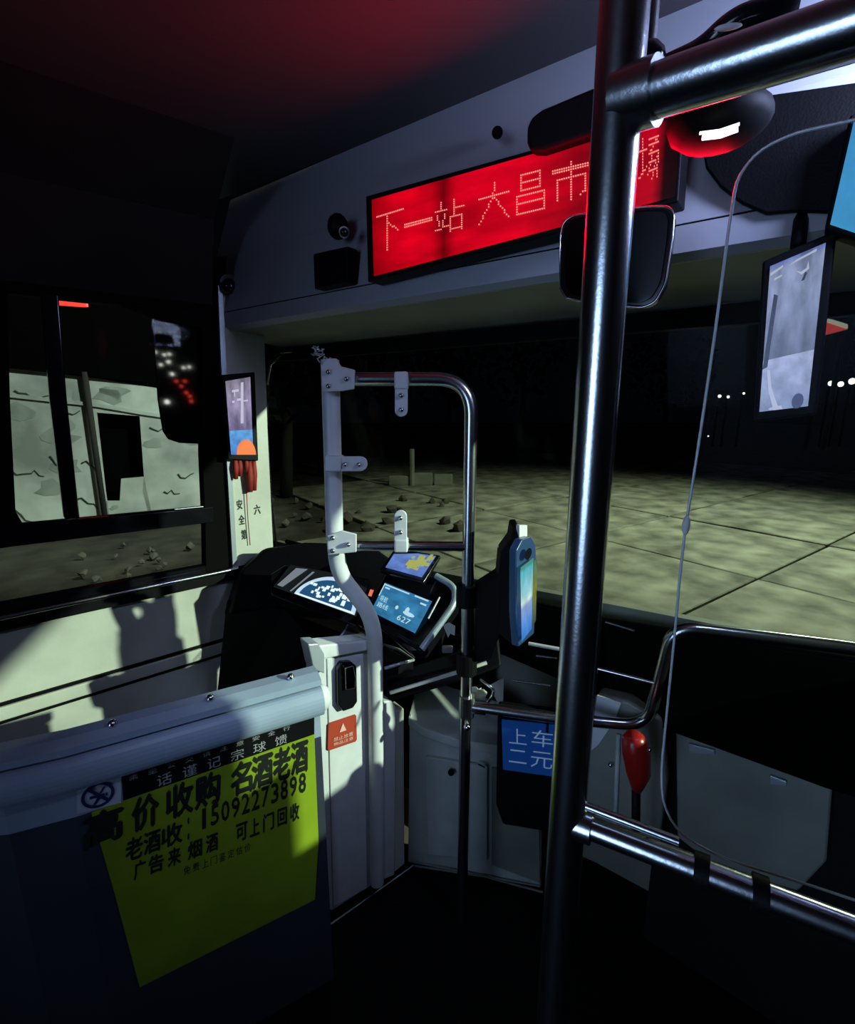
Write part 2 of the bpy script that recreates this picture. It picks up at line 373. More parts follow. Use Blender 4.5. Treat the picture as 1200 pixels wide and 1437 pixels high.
# binnacle hood over the instruments
hood = [(322, 850, 1.50), (338, 800, 1.62), (370, 770, 1.70), (430, 762, 1.72), (520, 762, 1.66), (560, 780, 1.62), (560, 830, 1.50), (500, 890, 1.40), (400, 865, 1.45)]
bi = thing('instrument_binnacle', V(-.3, 1.55, .8), 'black hooded instrument binnacle with a lit strip of gauges, at the left pillar', 'instrument panel')
obj('hood', prism([atb(x, y, b) for x, y, b in [(322, 860, 1.56), (340, 798, 1.64), (372, 768, 1.66), (430, 760, 1.66), (520, 762, 1.62), (560, 790, 1.58), (560, 840, 1.54)]], .14, V(-.4, .6, -.35)), 'black', bi, bevel=.015, seg=3)
obj('housing', prism([atb(x, y, b) for x, y, b in [(378, 806, 1.53), (400, 792, 1.56), (520, 812, 1.50), (512, 850, 1.42), (500, 880, 1.40), (380, 834, 1.50)]], .10, V(0, .5, -.6)), 'gloss', bi, bevel=.006)
Qc = [atb(384, 824, 1.50), atb(500, 866, 1.40), atb(520, 815, 1.47), atb(408, 793, 1.55)]
uvquad('lens', Qc, mat('instrument_lens', (.02, .02, .024), .12), bi, .003)
cl = decals('gauge_display', Qc, [ell(.62, .02, .36, .86, 0, 180)], glow('gauge_glow', (.55, .75, .95), .95), bi, .005)
decals('gauge_face', Qc, [ell(.62, .08, .31, .68, 0, 180)], glow('gauge_dark', (.02, .10, .22), .8), bi, .006)
random.seed(3)
decals('gauge_marks', Qc, [rect(x, y, x+.018+random.random()*.03, y+.05+random.random()*.08) for x, y in [(.36+.5*random.random(), .12+.42*random.random()) for _ in range(46)]] + [rect(.28, .03, .96, .075)], glow('gauge_mark_glow', (.75, .9, 1), 1.1), bi, .007)
decals('lens_glint', Qc, [[(.03, .1), (.10, .1), (.24, .95), (.10, .9)], [(.20, .05), (.22, .05), (.34, .9), (.31, .9)]], glow('painted_glint', (.35, .42, .5), .5), bi, .006)  # glints painted as dim glowing slivers on the lens

# wide tablet in a silver surround
tb = thing('console_tablet', atb(585, 890, 1.42), 'large tilted console tablet showing a blue page in a silver-edged black surround', 'tablet')
Qt = [atb(521, 858, 1.40), atb(583, 889, 1.30), atb(607, 844, 1.34), atb(541, 818, 1.44)]
obj('surround', prism([atb(x, y, b) for x, y, b in [(508, 862, 1.41), (545, 798, 1.50), (600, 806, 1.44), (640, 822, 1.39), (638, 850, 1.33), (592, 915, 1.26), (575, 915, 1.26)]], .05), 'gloss', tb, bevel=.006)
rim = [atb(x, y, b) for x, y, b in [(612, 808, 1.425), (638, 823, 1.385), (639, 846, 1.325), (592, 911, 1.255)]]
smoothtube('silver_rim', fillet(rim, .03), .0095, mat('silver_rim', (.5, .6, .7), .3, metal=.5), tb)
smoothtube('lower_edge', [rim[-1], atb(560, 893, 1.30)], .006, 'gloss', tb)
smoothtube('stylus', [atb(617, 838, 1.33), atb(601, 868, 1.285)], .0025, 'pale', tb, 8)
uvquad('screen', Qt, screen_mat('blue_page', [(0, (.03, .17, .34)), (.6, (.035, .20, .40)), (1, (.03, .15, .33))], s=1.0, nscale=3, namt=.3), tb, .002)
decals('page_marks', Qt, [rect(.02, .93, .55, .97), rect(.66, .94, .94, .985), rect(.0, .55, .02, .98), rect(.05, .84, .15, .89), rect(.82, .80, .94, .85), ell(.72, .40, .12, .06), ell(.66, .48, .04, .10), ell(.45, .44, .03, .06)], glow('page_light', (.45, .72, .82), 1), tb, .003)
ptm = glow('page_text', (.5, .8, .85), 1)
for it in [('\u5bfc\u822a', .06, .42, .22, .60), ('\u8def\u7ebf', .06, .22, .30, .38), ('627', .55, .12, .82, .28)]: obj('page_text', text_mesh(Qt, [it], .004), ptm, tb)
sm = thing('map_tablet', atb(575, 800, 1.50), 'small black tablet showing a blue and yellow map, above the big console tablet', 'tablet')
Qm = [atb(541, 797, 1.44), atb(592, 811, 1.39), atb(612, 781, 1.45), atb(556, 773, 1.52)]
obj('case', prism([atb(x, y, b) for x, y, b in [(533, 800, 1.44), (594, 818, 1.38), (618, 779, 1.45), (554, 769, 1.53)]], .015), 'gloss', sm, bevel=.003)
obj('bracket', tube([atb(580, 800, 1.47), atb(578, 830, 1.50)], .012, 10), 'black', sm, smooth=True)
uvquad('screen', Qm, screen_mat('map_page', [(0, (.12, .22, .60)), (1, (.14, .25, .62))], s=.9, nscale=3, namt=.25), sm, .002)
random.seed(11)
decals('map_patches', Qm, [rect(x, y, x+.06+.1*random.random(), y+.10+.12*random.random()) for x, y in [(.46+.42*random.random(), .14+.62*random.random()) for _ in range(26)]], glow('map_yellow', (.42, .45, .12), .9), sm, .008)
decals('indicator', Qc, [rect(1.06, .55, 1.10, .72)], glow('indicator_red', (.9, .2, .12), .9), bi, .02)
# switch panel behind the door, and a second slot
sw = thing('rocker_switch_box', atz(500, 890, .80), 'small olive switch panel with two pale knobs behind the driver door', 'switch panel')
pz = .80
obj('plate', prism([atz(x, y, pz) for x, y in [(470, 902), (492, 876), (530, 893), (510, 925)]], .02, (0, 0, -1)), mat('olive_plate', (.16, .15, .11), .4), sw, bevel=.003)
obj('frame', tube([atz(x, y, pz+.004) for x, y in [(470, 904), (492, 874), (532, 892)]], .004, 8), 'silver', sw, smooth=True)
for x, y in ((484, 902), (497, 895)): obj('knob', ball(atz(x, y, pz+.012), .007, seg=10), 'pale', sw, smooth=True)
ct = thing('coin_tray', atz(555, 925, .78), 'black recessed tray with a grey rim under the console tablet', 'tray')
obj('rim', tube([atz(x, y, .78) for x, y in [(538, 905), (560, 912), (580, 926), (540, 938)]], .005, 8), 'silver', ct, smooth=True)
obj('tray', prism([atz(x, y, .778) for x, y in [(538, 905), (560, 912), (580, 926), (540, 938), (520, 930)]], .03, (0, 0, -1)), 'black', ct)
# lower console, its lit edge made as a pale strip
co = thing('side_console', V(0, 1.3, .0), 'black sloping console with one pale strip for its lit edge above the fare box', 'console')
obj('body', prism([atb(x, y, b) for x, y, b in [(536, 945, 1.36), (640, 915, 1.32), (700, 890, 1.36), (705, 935, 1.28), (640, 958, 1.26), (545, 985, 1.30)]], .16, V(0, .8, -.5)), 'black', co, bevel=.01)
smoothtube('edge_strip', [atb(548, 972, 1.29), atb(640, 944, 1.25), atb(683, 930, 1.265)], .0055, 'pale', co, 10)

# ================================================================= DRIVER DOOR
dd = thing('driver_door', V(-.2, 1.25, 0), 'white driver cab door with black latch, red sticker and tall bent post', 'door')
def dp(px, py, o=0): return onp(px, py, PD, o)
obj('door_panel', prism([dp(x, y) for x, y in [(437, 906), (524, 899), (526, 1240), (466, 1278), (452, 1270), (444, 1060)]], .04, -nrm(PD)), 'white', dd, bevel=.003)
obj('inner_panel', prism([dp(x, y, .004) for x, y in [(459, 925), (510, 917), (516, 1246), (468, 1274)]], .006, -nrm(PD)), 'white', dd, bevel=.002)
obj('top_cap', prism([dp(x, y, .016) for x, y in [(446, 906), (524, 898), (524, 912), (452, 926), (446, 920)]], .055, -nrm(PD)), 'white', dd, bevel=.005)
obj('hinge_block', prism([dp(x, y, .02) for x, y in [(432, 904), (447, 903), (456, 918), (456, 946), (440, 940)]], .05, -nrm(PD)), 'silver', dd, bevel=.004)
for x0 in (519, 531):
    smoothtube('seam_rib', [dp(x0, 905, .006), dp(x0+1, 1240, .006)], .0022, 'silver', dd, 6)
obj('side_board', prism([dp(x, y, .012) for x, y in [(534, 985), (550, 983), (556, 992), (554, 1228), (536, 1236)]], .05, -nrm(PD)), 'white', dd, bevel=.004)
obj('edge_board', prism([dp(x, y, .0) for x, y in [(552, 1000), (567, 994), (568, 1212), (554, 1224)]], .05, -nrm(PD)), 'cream', dd, bevel=.003)
la = obj('latch', prism([dp(x, y, .022) for x, y in [(474, 940), (480, 930), (494, 929), (501, 935), (502, 985), (496, 994), (482, 999), (475, 990)]], .02, -nrm(PD)), 'gloss', dd, bevel=.004)
obj('latch_handle', prism([dp(x, y, .034) for x, y in [(485, 938), (497, 935), (500, 952), (499, 966), (486, 969)]], .012, -nrm(PD)), 'chrome', la, bevel=.003)
Qr = [dp(460, 1054, .006), dp(501, 1040, .006), dp(500, 1002, .006), dp(461, 1015, .006)]
st = obj('sticker', prism([bil(Qr, u, v) for u, v in [(.05, 0), (.95, 0), (1, .06), (1, .94), (.95, 1), (.05, 1), (0, .94), (0, .06)]], .002, -nrm(PD)), mat('red_sticker', (.42, .05, .025), .5, noise=.2), dd)
bm = text_mesh(Qr, [('\u7981\u6b62\u653e\u7f6e', .18, .28, .86, .42), ('\u7269\u54c1\u6ce8\u610f', .18, .12, .86, .24)], .002)
for p in ([(.38, .55), (.62, .55), (.5, .85)],): bm.faces.new([bm.verts.new(bil(Qr, u, v)+nrm(PD)*.002) for u, v in p])
obj('sticker_print', bm, mat('sticker_print', (.75, .45, .38), .6), st)
# bent white post
PUb = 1.235
ppts = [(463, 505), (467, 640), (470, 762), (476, 806), (516, 856), (526, 890), (528, 1060), (529, 1238)]
pp = []
for x, y in ppts:
    if y < 800: pp.append(atb(x, y, 1.215))
    elif y < 830: pp.append(atb(x, y, 1.225))
    else: pp.append(onp(x, y, PD, .022))
smoothtube('post', fillet(pp, .05), .0215, 'white', dd, 20)
# U-shaped steel frame from the post to the floor pole
fr = [atb(500, 531, 1.205), atb(657, 531, 1.19), atb(661, 600, 1.185), atb(655, 800, 1.185)]
uf = thing('grab_frame', atz(645, 1286, 0), 'polished steel grab frame curving down into a thin floor pole beside the door post', 'grab rail')
top = [atb(476, 532, 1.21), atb(664, 530, 1.19), atb(645, 1288, 1.19)]
top[1] = V(*[0,0,0]) if False else top[1]
pole_x = ray(660, 640); a_pole = pole_x[0]/pole_x[1]*1.19
base = V(a_pole, 1.19, 0); topc = V(a_pole, 1.19, top[0].z)
smoothtube('tube', fillet([top[0], topc, base], .085, 12), .0155, 'steel', uf, 20)
smoothtube('cross_bar', [atb(476, 766, 1.21), atb(656, 767, 1.19)], .0125, 'steel', uf)
PU = plane(0, 1.20, 92)
def up(px, py, o=0.0): return onp(px, py, PU, o)
def capsule(x0, y0, x1, y1, r, n=8):    # pixel outline of a strap with a round end at (x1,y1)
    dx, dy = x1-x0, y1-y0; L = math.hypot(dx, dy); dx, dy = dx/L, dy/L; out = [(x0-dy*-r, y0+dx*-r)]
    out = [(x0+dy*r, y0-dx*r)]
    for k in range(n+1):
        a = math.pi*k/n; out.append((x1+dy*r*math.cos(a)+dx*r*math.sin(a), y1-dx*r*math.cos(a)+dy*r*math.sin(a)))
    out.append((x0-dy*r, y0+dx*r)); return out
def bolts(parent, pts, o):
    for x, y in pts: obj('bolt', ball(up(x, y, o), .0062, seg=10), 'steel', parent, smooth=True)
def clamp(name, cap, loop, bts):
    c = obj(name, prism([up(x, y, .030) for x, y in cap], .008, -nrm(PU)), 'white', uf, bevel=.002)
    if loop: obj('loop', prism([up(x, y, .034) for x, y in loop], .034, -nrm(PU)), 'white', c, bevel=.004)
    bolts(c, bts, .034)
clamp('strap_clamp', capsule(563, 538, 563, 576, 9), [(553, 521), (572, 521), (572, 546), (553, 546)], [(563, 555), (563, 575)])
clamp('strap_clamp', capsule(562, 770, 562, 725, 9), [(553, 758), (572, 758), (572, 776), (553, 776)], [(562, 727), (562, 747)])
clamp('strap_clamp', capsule(470, 651, 505, 651, 10.5), [(455, 640), (479, 640), (479, 662), (455, 662)], [(484, 652), (504, 652)])
clamp('corner_bracket', [(450, 513), (460, 503), (472, 503), (478, 514), (498, 519), (497, 546), (478, 549), (452, 550)], None, [(461, 522), (486, 532), (461, 542)])
clamp('corner_bracket', [(459, 752), (480, 745), (500, 750), (500, 775), (460, 779)], None, [(467, 755), (489, 764), (467, 773)])
# chain-like tangle at the top of the post
tg = thing('wire_tangle', atb(450, 500, 1.25), 'tangle of thin grey wire above the white door post', 'wire')
random.seed(5); bm = bmesh.new()
for k in range(9):
    x, y = 440+random.random()*24, 488+random.random()*16
    tube(fillet([atb(x, y, 1.22), atb(x+random.uniform(-14, 14), y+random.uniform(-8, 8), 1.24), atb(x+random.uniform(-14, 14), y+random.uniform(-8, 10), 1.22)], .01, 4), .0015, 6, bm)
obj('strand', bm, 'silver', tg, smooth=True)

# ================================================================= BARRIER WITH POSTER
ba = thing('cab_barrier', V(-.7, .9, 0), 'pale blue-grey barrier behind the driver, rounded top rail, yellow-green poster on its face', 'barrier')
ZT = .90
tops = [atz(x, y, ZT) for x, y in [(-60, 1110), (30, 1062), (90, 1036), (170, 1008), (280, 982), (380, 957), (446, 942)]]
B1, B0 = tops[-1].copy(), tops[2].copy()
DB = (B1-B0).normalized(); NB = Vector((DB.y, -DB.x, 0));
if NB.dot(-B0) < 0: NB = -NB
def bpt(s, z, o=0): p = B0 + DB*s + NB*o; return Vector((p.x, p.y, z))
LB = (B1-B0).length
path = [(-.34, -.16), (-.22, -.06), (-.10, -.012), (0, 0), (LB, 0)]   # (along, towards camera): the left end bends away
def strip(prof, parent, name, m, bevel=0, s_end=LB, smooth=False):
    bm = bmesh.new(); rows = []
    for s, o in path[:-1] + [(s_end, 0)]:
        rows.append([bm.verts.new(bpt(s, z, o+po)) for po, z in prof])
    for a, b in zip(rows, rows[1:]):
        for k in range(len(prof)): j = (k+1) % len(prof); bm.faces.new((a[k], a[j], b[j], b[k]))
    bm.faces.new(rows[0]); bm.faces.new(rows[-1][::-1])
    return obj(name, bm, m, parent, bevel=bevel, smooth=smooth)
strip([(-.0, .90), (.025, .892), (.025, .878), (-.03, .875), (-.03, .90)], ba, 'top_ledge', 'bluepaint')
rp = [(.022+.022*math.cos(math.radians(a)), .838+.034*math.sin(math.radians(a))) for a in range(-90, 91, 15)]
strip([(-.02, .872)]+rp[::-1]+[(-.02, .80)], ba, 'top_roll', 'bluepaint', smooth=False)
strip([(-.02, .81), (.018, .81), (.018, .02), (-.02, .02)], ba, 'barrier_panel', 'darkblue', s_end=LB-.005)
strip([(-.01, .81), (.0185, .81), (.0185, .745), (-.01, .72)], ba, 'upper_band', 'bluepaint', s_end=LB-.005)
obj('roll_end', ball(bpt(LB, .838, .012), .024, .024, .034), 'white', ba, smooth=True)
for s in (.11, .36, .60): obj('bolt', ball(bpt(LB*s*1.45, .903, .0), .009, seg=10), 'steel', ba, smooth=True)
def bq(x, y):       # pixel on the barrier face
    n = NB; c = n.dot(B0)+.019; r = ray(x, y); d = V(r[0], r[1], 0); t = c/n.dot(d); p = d*t; return Vector((p.x, p.y, CAM_Z+r[2]*t))
Qs = [bq(173, 1123), bq(441, 1030), bq(441, 1003), bq(171, 1086)]
obj('message_strip', prism([p for p in Qs], .001, NB), mat('black_strip', (.006, .006, .007), .3), ba)
obj('strip_print', text_mesh(Qs, [(c, .155+k*.122, .06, .155+k*.122+.07, .52) for k, c in enumerate('\u8bdd\u8c28\u8bb0\u5b97\u7403\u9988')] + [(c, .03+k*.087, .66, .03+k*.087+.04, .86) for k, c in enumerate('\u4e58\u5750\u516c\u4ea4\u8bf7\u6ce8\u610f\u5b89\u5168\u884c')], .0015), mat('strip_letters', (.30, .30, .30), .6), ba)
Qp = [bq(196, 1385), bq(442, 1262), bq(441, 1030), bq(110, 1145)]
po = obj('poster', prism([bq(128, 1140), bq(441, 1030), bq(447, 1180), bq(442, 1262), bq(196, 1385), bq(160, 1250)], .001, NB), 'yellow', ba)
Qf = [bq(173, 1250), bq(440, 1150), bq(440, 1030), bq(173, 1123)]
items = []
def glyphs(s, xs, ytop, ybot):    # xs: pixel left/right of each glyph; y as fraction of the reference block
    for c, (x0, x1) in zip(s, xs): items.append((c, (x0-173)/267, ybot, (x1-173)/267, ytop))
glyphs('\u9ad8\u4ef7\u6536\u8d2d\u540d\u9152\u8001\u9152', [(128, 172), (184, 216), (226, 260), (264, 297), (313, 343), (344, 374), (376, 402), (404, 430)], .97, .62)
bm = text_mesh(Qf, items, .002, rep=.045)
items = []
glyphs('\u8001\u9152\u6536:', [(176, 196), (198, 218), (220, 246), (252, 257)], .56, .32)
glyphs('15092273898', [(270+k*14.6, 281+k*14.6) for k in range(11)], .60, .38)
glyphs('\u5e7f\u544a\u6765\u70df\u9152\u53ef\u4e0a\u95e8\u56de\u6536', [(186, 200), (204, 222), (228, 244), (254, 272), (278, 294), (320, 336), (340, 354), (360, 376), (382, 396), (402, 416)], .28, .08)
items2 = items; items = []
glyphs('\u514d\u8d39\u4e0a\u95e8\u9274\u5b9a\u4f30\u4ef7', [(248+k*12, 257+k*12) for k in range(8)], .02, -.08)
text_mesh(Qf, items2, .002, rep=.035, bm=bm); text_mesh(Qf, items, .002, bm=bm)
obj('poster_print', bm, 'ink', po)
Qn = [bq(108, 1142), bq(170, 1126), bq(170, 1086), bq(108, 1102)]
ns = obj('no_smoking_sticker', prism(Qn, .0012, NB), mat('pale_sticker', (.45, .48, .55), .5), ba); ns['label'] = 'pale sticker with a round no smoking symbol'
ring = bmesh.new(); N = 28
for k in range(N):
    a, b = 2*math.pi*k/N, 2*math.pi*(k+1)/N
    ring.faces.new([ring.verts.new(bil(Qn, .47+r1*math.cos(t), .5+r1*1.15*math.sin(t))+NB*.003) for r1, t in ((.30, a), (.38, a), (.38, b), (.30, b))])
for p in ([(.24, .72), (.30, .80), (.72, .30), (.66, .22)], rect(.28, .42, .62, .52), rect(.64, .42, .69, .52), [(.5, .55), (.56, .55), (.64, .75), (.58, .75)], [(.36, .2), (.44, .2), (.58, .5), (.5, .55)]): ring.faces.new([ring.verts.new(bil(Qn, u, v)+NB*.0032) for u, v in p])
obj('symbol', ring, 'navy', ns)

# platform edge strip on the floor
pe = obj('trim_3', tube([atz(300, 1415, .012), atz(440, 1315, .012), atz(580, 1215, .012)], .004, 8), 'steel'); pe['kind'] = 'structure'
pe2 = obj('trim_4', tube([atz(582, 1215, .012), atz(680, 1230, .012), atz(762, 1252, .012)], .003, 8), 'panel'); pe2['kind'] = 'structure'

# ================================================================= FARE BOX
fb = thing('fare_box', V(.15, 1.4, 0), 'grey metal fare box with a sloping funnel top and lockable front door', 'fare box')
PF = plane(-.047, 1.378, 102.2)
def fp(px, py, o=0): return onp(px, py, PF, o)
NF = nrm(PF)
bodyp = [fp(572, 1212), fp(760, 1248), fp(760, 1040), fp(700, 1045), fp(640, 1036), fp(592, 1020), fp(574, 1004)]
obj('body', prism(bodyp, .15, -NF), 'farebox', fb, bevel=.008)
obj('funnel_top', prism([fp(573, 1006, .0), fp(592, 1022, .012), fp(640, 1038, .012), fp(704, 1048, .012), fp(704, 1048, .0)+Z*.05-NF*.15, fp(573, 1006)+Z*.05-NF*.15], .03, (0, 0, -1)), 'farebox', fb, bevel=.004)
dr = obj('door', prism([fp(x, y, .012) for x, y in [(597, 1062), (684, 1076), (684, 1208), (600, 1200)]], .014, -NF), 'farebox', fb, bevel=.003)
obj('lock', tube([fp(633, 1084, .010), fp(633, 1084, .026)], .010, 14), 'gloss', dr)
obj('hinge', obox(fp(676, 1073, .016), DH*.012, Z*.003, NF*.005), 'chrome', dr)
obj('side_plate', prism([fp(x, y, .008) for x, y in [(690, 1078), (756, 1086), (758, 1240), (690, 1214)]], .01, -NF), 'panel', fb, bevel=.002)
pc = obj('paper_notice', prism([atb(686, 962, 1.36), atb(707, 951, 1.36), atb(706, 992, 1.33), atb(700, 990, 1.33)], .002), 'pale'); tag(pc, 'small white folded paper standing behind the fare box wire', 'paper')
cr = bmesh.new()
random.seed(4)
ball(atb(672, 972, 1.26), .024, .016, .012, cr, 10)
for v in cr.verts: v.co += Vector([random.uniform(-.004, .004) for _ in range(3)])
tag(obj('crumpled_note', cr, 'pale'), 'crumpled white paper lying in the funnel beside the thin pole', 'paper')
tag(obj('wire_hook', tube(fillet([atb(674, 953, 1.25), atb(693, 968, 1.235), atb(692, 975, 1.235), atb(678, 994, 1.225)], .03), .004, 8), 'steel', smooth=True), 'bent steel wire hook rising from the rail beside the thin pole', 'hook')
# cash sign on a black coin unit hung below the rail
cu = thing('coin_unit', V(.25, 1.1, .3), 'black box hanging under the rail behind the blue fare sign', 'box')
PC = plane(.25, 1.16, 100)
def cpn(px, py, o=0): return onp(px, py, PC, o)
obj('body', prism([cpn(x, y) for x, y in [(698, 1012), (790, 1024), (788, 1172), (705, 1158), (696, 1130)]], .10, -nrm(PC)), 'black', cu, bevel=.008)
obj('bracket', obox(cpn(740, 1008, -.03), DH*.06, Z*.012, nrm(PC)*.01), 'black', cu)
Qb = [cpn(706, 1080, .004), cpn(778, 1090, .004), cpn(782, 1018, .004), cpn(704, 1010, .004)]
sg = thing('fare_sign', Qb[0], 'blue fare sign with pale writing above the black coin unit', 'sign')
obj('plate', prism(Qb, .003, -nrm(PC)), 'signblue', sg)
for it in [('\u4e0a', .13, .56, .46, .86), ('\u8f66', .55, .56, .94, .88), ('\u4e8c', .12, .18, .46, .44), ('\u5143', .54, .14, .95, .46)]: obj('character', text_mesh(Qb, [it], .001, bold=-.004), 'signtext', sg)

# ================================================================= CARD READER ON THE THIN POLE
cd = thing('card_reader', atb(730, 900, 1.08), 'black card reader with a glowing blue-green screen clamped to the thin pole', 'card reader')
obj('housing', prism([atb(x, y, b) for x, y, b in [(703, 775, 1.13), (716, 757, 1.12), (719, 738, 1.12), (729, 737, 1.11), (729, 752, 1.105), (735, 905, 1.06), (727, 912, 1.06), (700, 890, 1.12)]], .07, V(.05, 1, .0)), 'black', cd, bevel=.005)
obj('antenna_tab', prism([atb(729, 737, 1.105), atb(740, 737, 1.12), atb(740, 754, 1.12), atb(729, 755, 1.105)], .01), 'pale', cd)
obj('arm', prism([atb(x, y, b) for x, y, b in [(668, 828, 1.17), (700, 808, 1.13), (703, 775, 1.13), (706, 880, 1.12), (690, 925, 1.15), (668, 930, 1.17)]], .06, V(0, 1, 0)), 'black', cd, bevel=.006)
face = [(728, 908, 1.045), (750, 889, 1.10), (754, 800, 1.11), (752, 764, 1.11), (745, 753, 1.105), (733, 757, 1.075), (725, 772, 1.055), (724, 860, 1.045)]
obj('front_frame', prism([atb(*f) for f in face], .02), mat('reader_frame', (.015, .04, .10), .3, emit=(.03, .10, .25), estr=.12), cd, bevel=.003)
Qd = [atb(730, 900, 1.044), atb(744, 882, 1.085), atb(746, 786, 1.09), atb(728, 800, 1.05)]
uvquad('screen', Qd, screen_mat('reader_page', [(0, (.04, .20, .60)), (.22, (.10, .28, .70)), (.45, (.25, .35, .60)), (.52, (.55, .75, .70)), (.62, (.30, .62, .68)), (.95, (.08, .42, .50)), (1, (.05, .25, .2))], s=1.0, nscale=3, namt=.15), cd, .004)
uvquad('side_glow', [atb(744, 882, 1.085), atb(750, 870, 1.10), atb(752, 785, 1.105), atb(746, 786, 1.09)], screen_mat('reader_side', [(0, (.06, .10, .12)), (.35, (.20, .24, .06)), (.6, (.25, .30, .05)), (1, (.08, .22, .16))], s=.7), cd, .004)
Qe = [atb(728, 800, 1.05), atb(746, 786, 1.09), atb(746, 762, 1.09), atb(729, 772, 1.055)]
decals('camera_lens', Qe, [ell(.55, .6, .28, .30)], 'gloss', cd, .006)
decals('green_bar', Qe, [[(0, 0), (1, 0), (1, .15), (0, .15)]], glow('reader_green', (.12, .45, .32), .6), cd, .005)
for y in (835, 930):
    p = atb(655, y, 1.19); obj('clamp', tube([p-Z*.028, p+Z*.028], .027, 18), 'black', cd, smooth=False)
tag(obj('label_tag', prism([atb(622, 878, 1.24), atb(630, 874, 1.24), atb(639, 879, 1.24), (atb(638, 892, 1.24)), atb(632, 889, 1.24), atb(629, 895, 1.24)], .003), 'pale'), 'small pale tag hanging from the dark arm left of the thin pole', 'tag')
tag(obj('cable_plug', obox(atb(628, 911, 1.25), RX*.015, FX*.01, Z*.008), mat('grey_plug', (.18, .16, .22), .5), bevel=.004), 'small grey cable plug below the pale tag, left of the pole', 'plug')

# ================================================================= RAILS
rl = thing('entrance_rail', V(.5, 1.1, 0), 'steel entrance rail with a step-up bend, running from thin pole to the right', 'grab rail')
rpts = [atb(657, 990, 1.19), atz(785, 1008, .715), atz(908, 1019, .715), atb(945, 905, 1.07), atb(962, 878, 1.06), atb(1200, 910, .96), atb(1500, 960, .80)]
rpts = [rpts[0], rpts[1], rpts[2], rpts[4]+V(-.03, 0, .0), rpts[5], rpts[6]]
smoothtube('tube', fillet(rpts, .06, 10), .0145, 'steel', rl, 20)
obj('coupling', tube([atb(648, 990, 1.195), atb(682, 994, 1.185)], .019, 18), 'steel', rl)
pj = atb(655, 990, 1.19); obj('coupling', tube([pj-Z*.03, pj+Z*.03], .021, 18), 'steel', rl)
obj('clamp_screw', ball(atb(656, 1020, 1.165), .010, seg=12), 'chrome', rl, smooth=True)

bp = thing('entrance_partition', V(.172, .52, 0), 'thick polished steel post with top and bottom rails and a rounded clear panel at the entrance', 'partition')
PB = V(.172, .52, 0)
smoothtube('post', [PB, PB+Z*2.16], .0215, 'steel', bp, 32)
obj('floor_flange', tube([PB, PB+Z*.015], .05, 24), 'steel', bp)
DP = along(131)
r0 = PB+Z*1.765; r1 = onp(1200, 38, plane(.172, .52, 131)); 
smoothtube('top_rail', [r0, r0+(r1-r0)*3.5], .0205, 'steel', bp, 28)
smoothtube('top_rail_collar', [r0, r0+(r1-r0).normalized()*.035], .026, 'steel', bp, 24)
l0 = PB+Z*1.0; lpl = plane(.172, .52, 120); l1 = onp(1140, 1282, lpl)
dl = (l1-l0).normalized(); LL = (l1-l0).length
smoothtube('bottom_rail', [l0, l0+dl*LL*2.2], .0135, 'steel', bp, 24)
for t in (.60, .82): smoothtube('rail_clip', [l0+dl*LL*(t-.03), l0+dl*LL*(t+.03)], .0175, 'black', bp, 18)
smoothtube('bottom_rail_collar', [l0, l0+dl*.03], .019, 'steel', bp, 24)
smoothtube('upper_trim_rail', [l0+Z*.028, l0+Z*.026+dl*LL*.5], .005, 'steel', bp, 12)
edge_px = [(1500, 110), (1200, 168), (1110, 188), (1062, 213), (1034, 250), (1020, 340), (1006, 450), (990, 560), (975, 660), (962, 740), (954, 810), (948, 880), (938, 980), (928, 1080), (930, 1128), (952, 1170), (1010, 1203), (1130, 1240), (1400, 1330)]
PA = plane(.172, .52, 127, -.06)
ep = [onp(x, y, PA) for x, y in edge_px]
obj('panel_sheet', prism(ep, .004, -nrm(PA)), 'acrylic', bp)
smoothtube('panel_edge', fillet(ep, .02, 3), .0014, 'edge', bp, 8)
obj('panel_clip', ball(onp(963, 737, PA, .004), .004, .004, .011, seg=10), 'pale', bp, smooth=True)
# thin ceiling tube and its black joint beside the post
ct2 = thing('ceiling_grab_tube', atb(905, 60, .60), 'thin steel tube dropping from the ceiling beside the thick post', 'grab rail')
q0 = atb(903, 88, .60); smoothtube('tube', [q0, Vector((q0.x, q0.y, 2.16))], .011, 'steel', ct2)
obj('joint', ball(q0, .022, .022, .018), 'gloss', ct2, smooth=True)
dm = thing('handle_ring', atb(1010, 50, .62), 'black glossy handle fitting above the top rail, right of the post', 'handle')
obj('body', tube(fillet([atb(925, 100, .62), atb(985, 72, .62), atb(1030, 28, .60), atb(1120, 5, .58)], .04), .012, 14), 'gloss', dm, smooth=True)
obj('highlight_sliver', ball(atb(1022, 38, .59), .013, .003, .003, rot=Matrix.Rotation(.5, 4, 'Z')), 'white', dm, smooth=True)  # white sliver stands in for the highlight streak on the handle

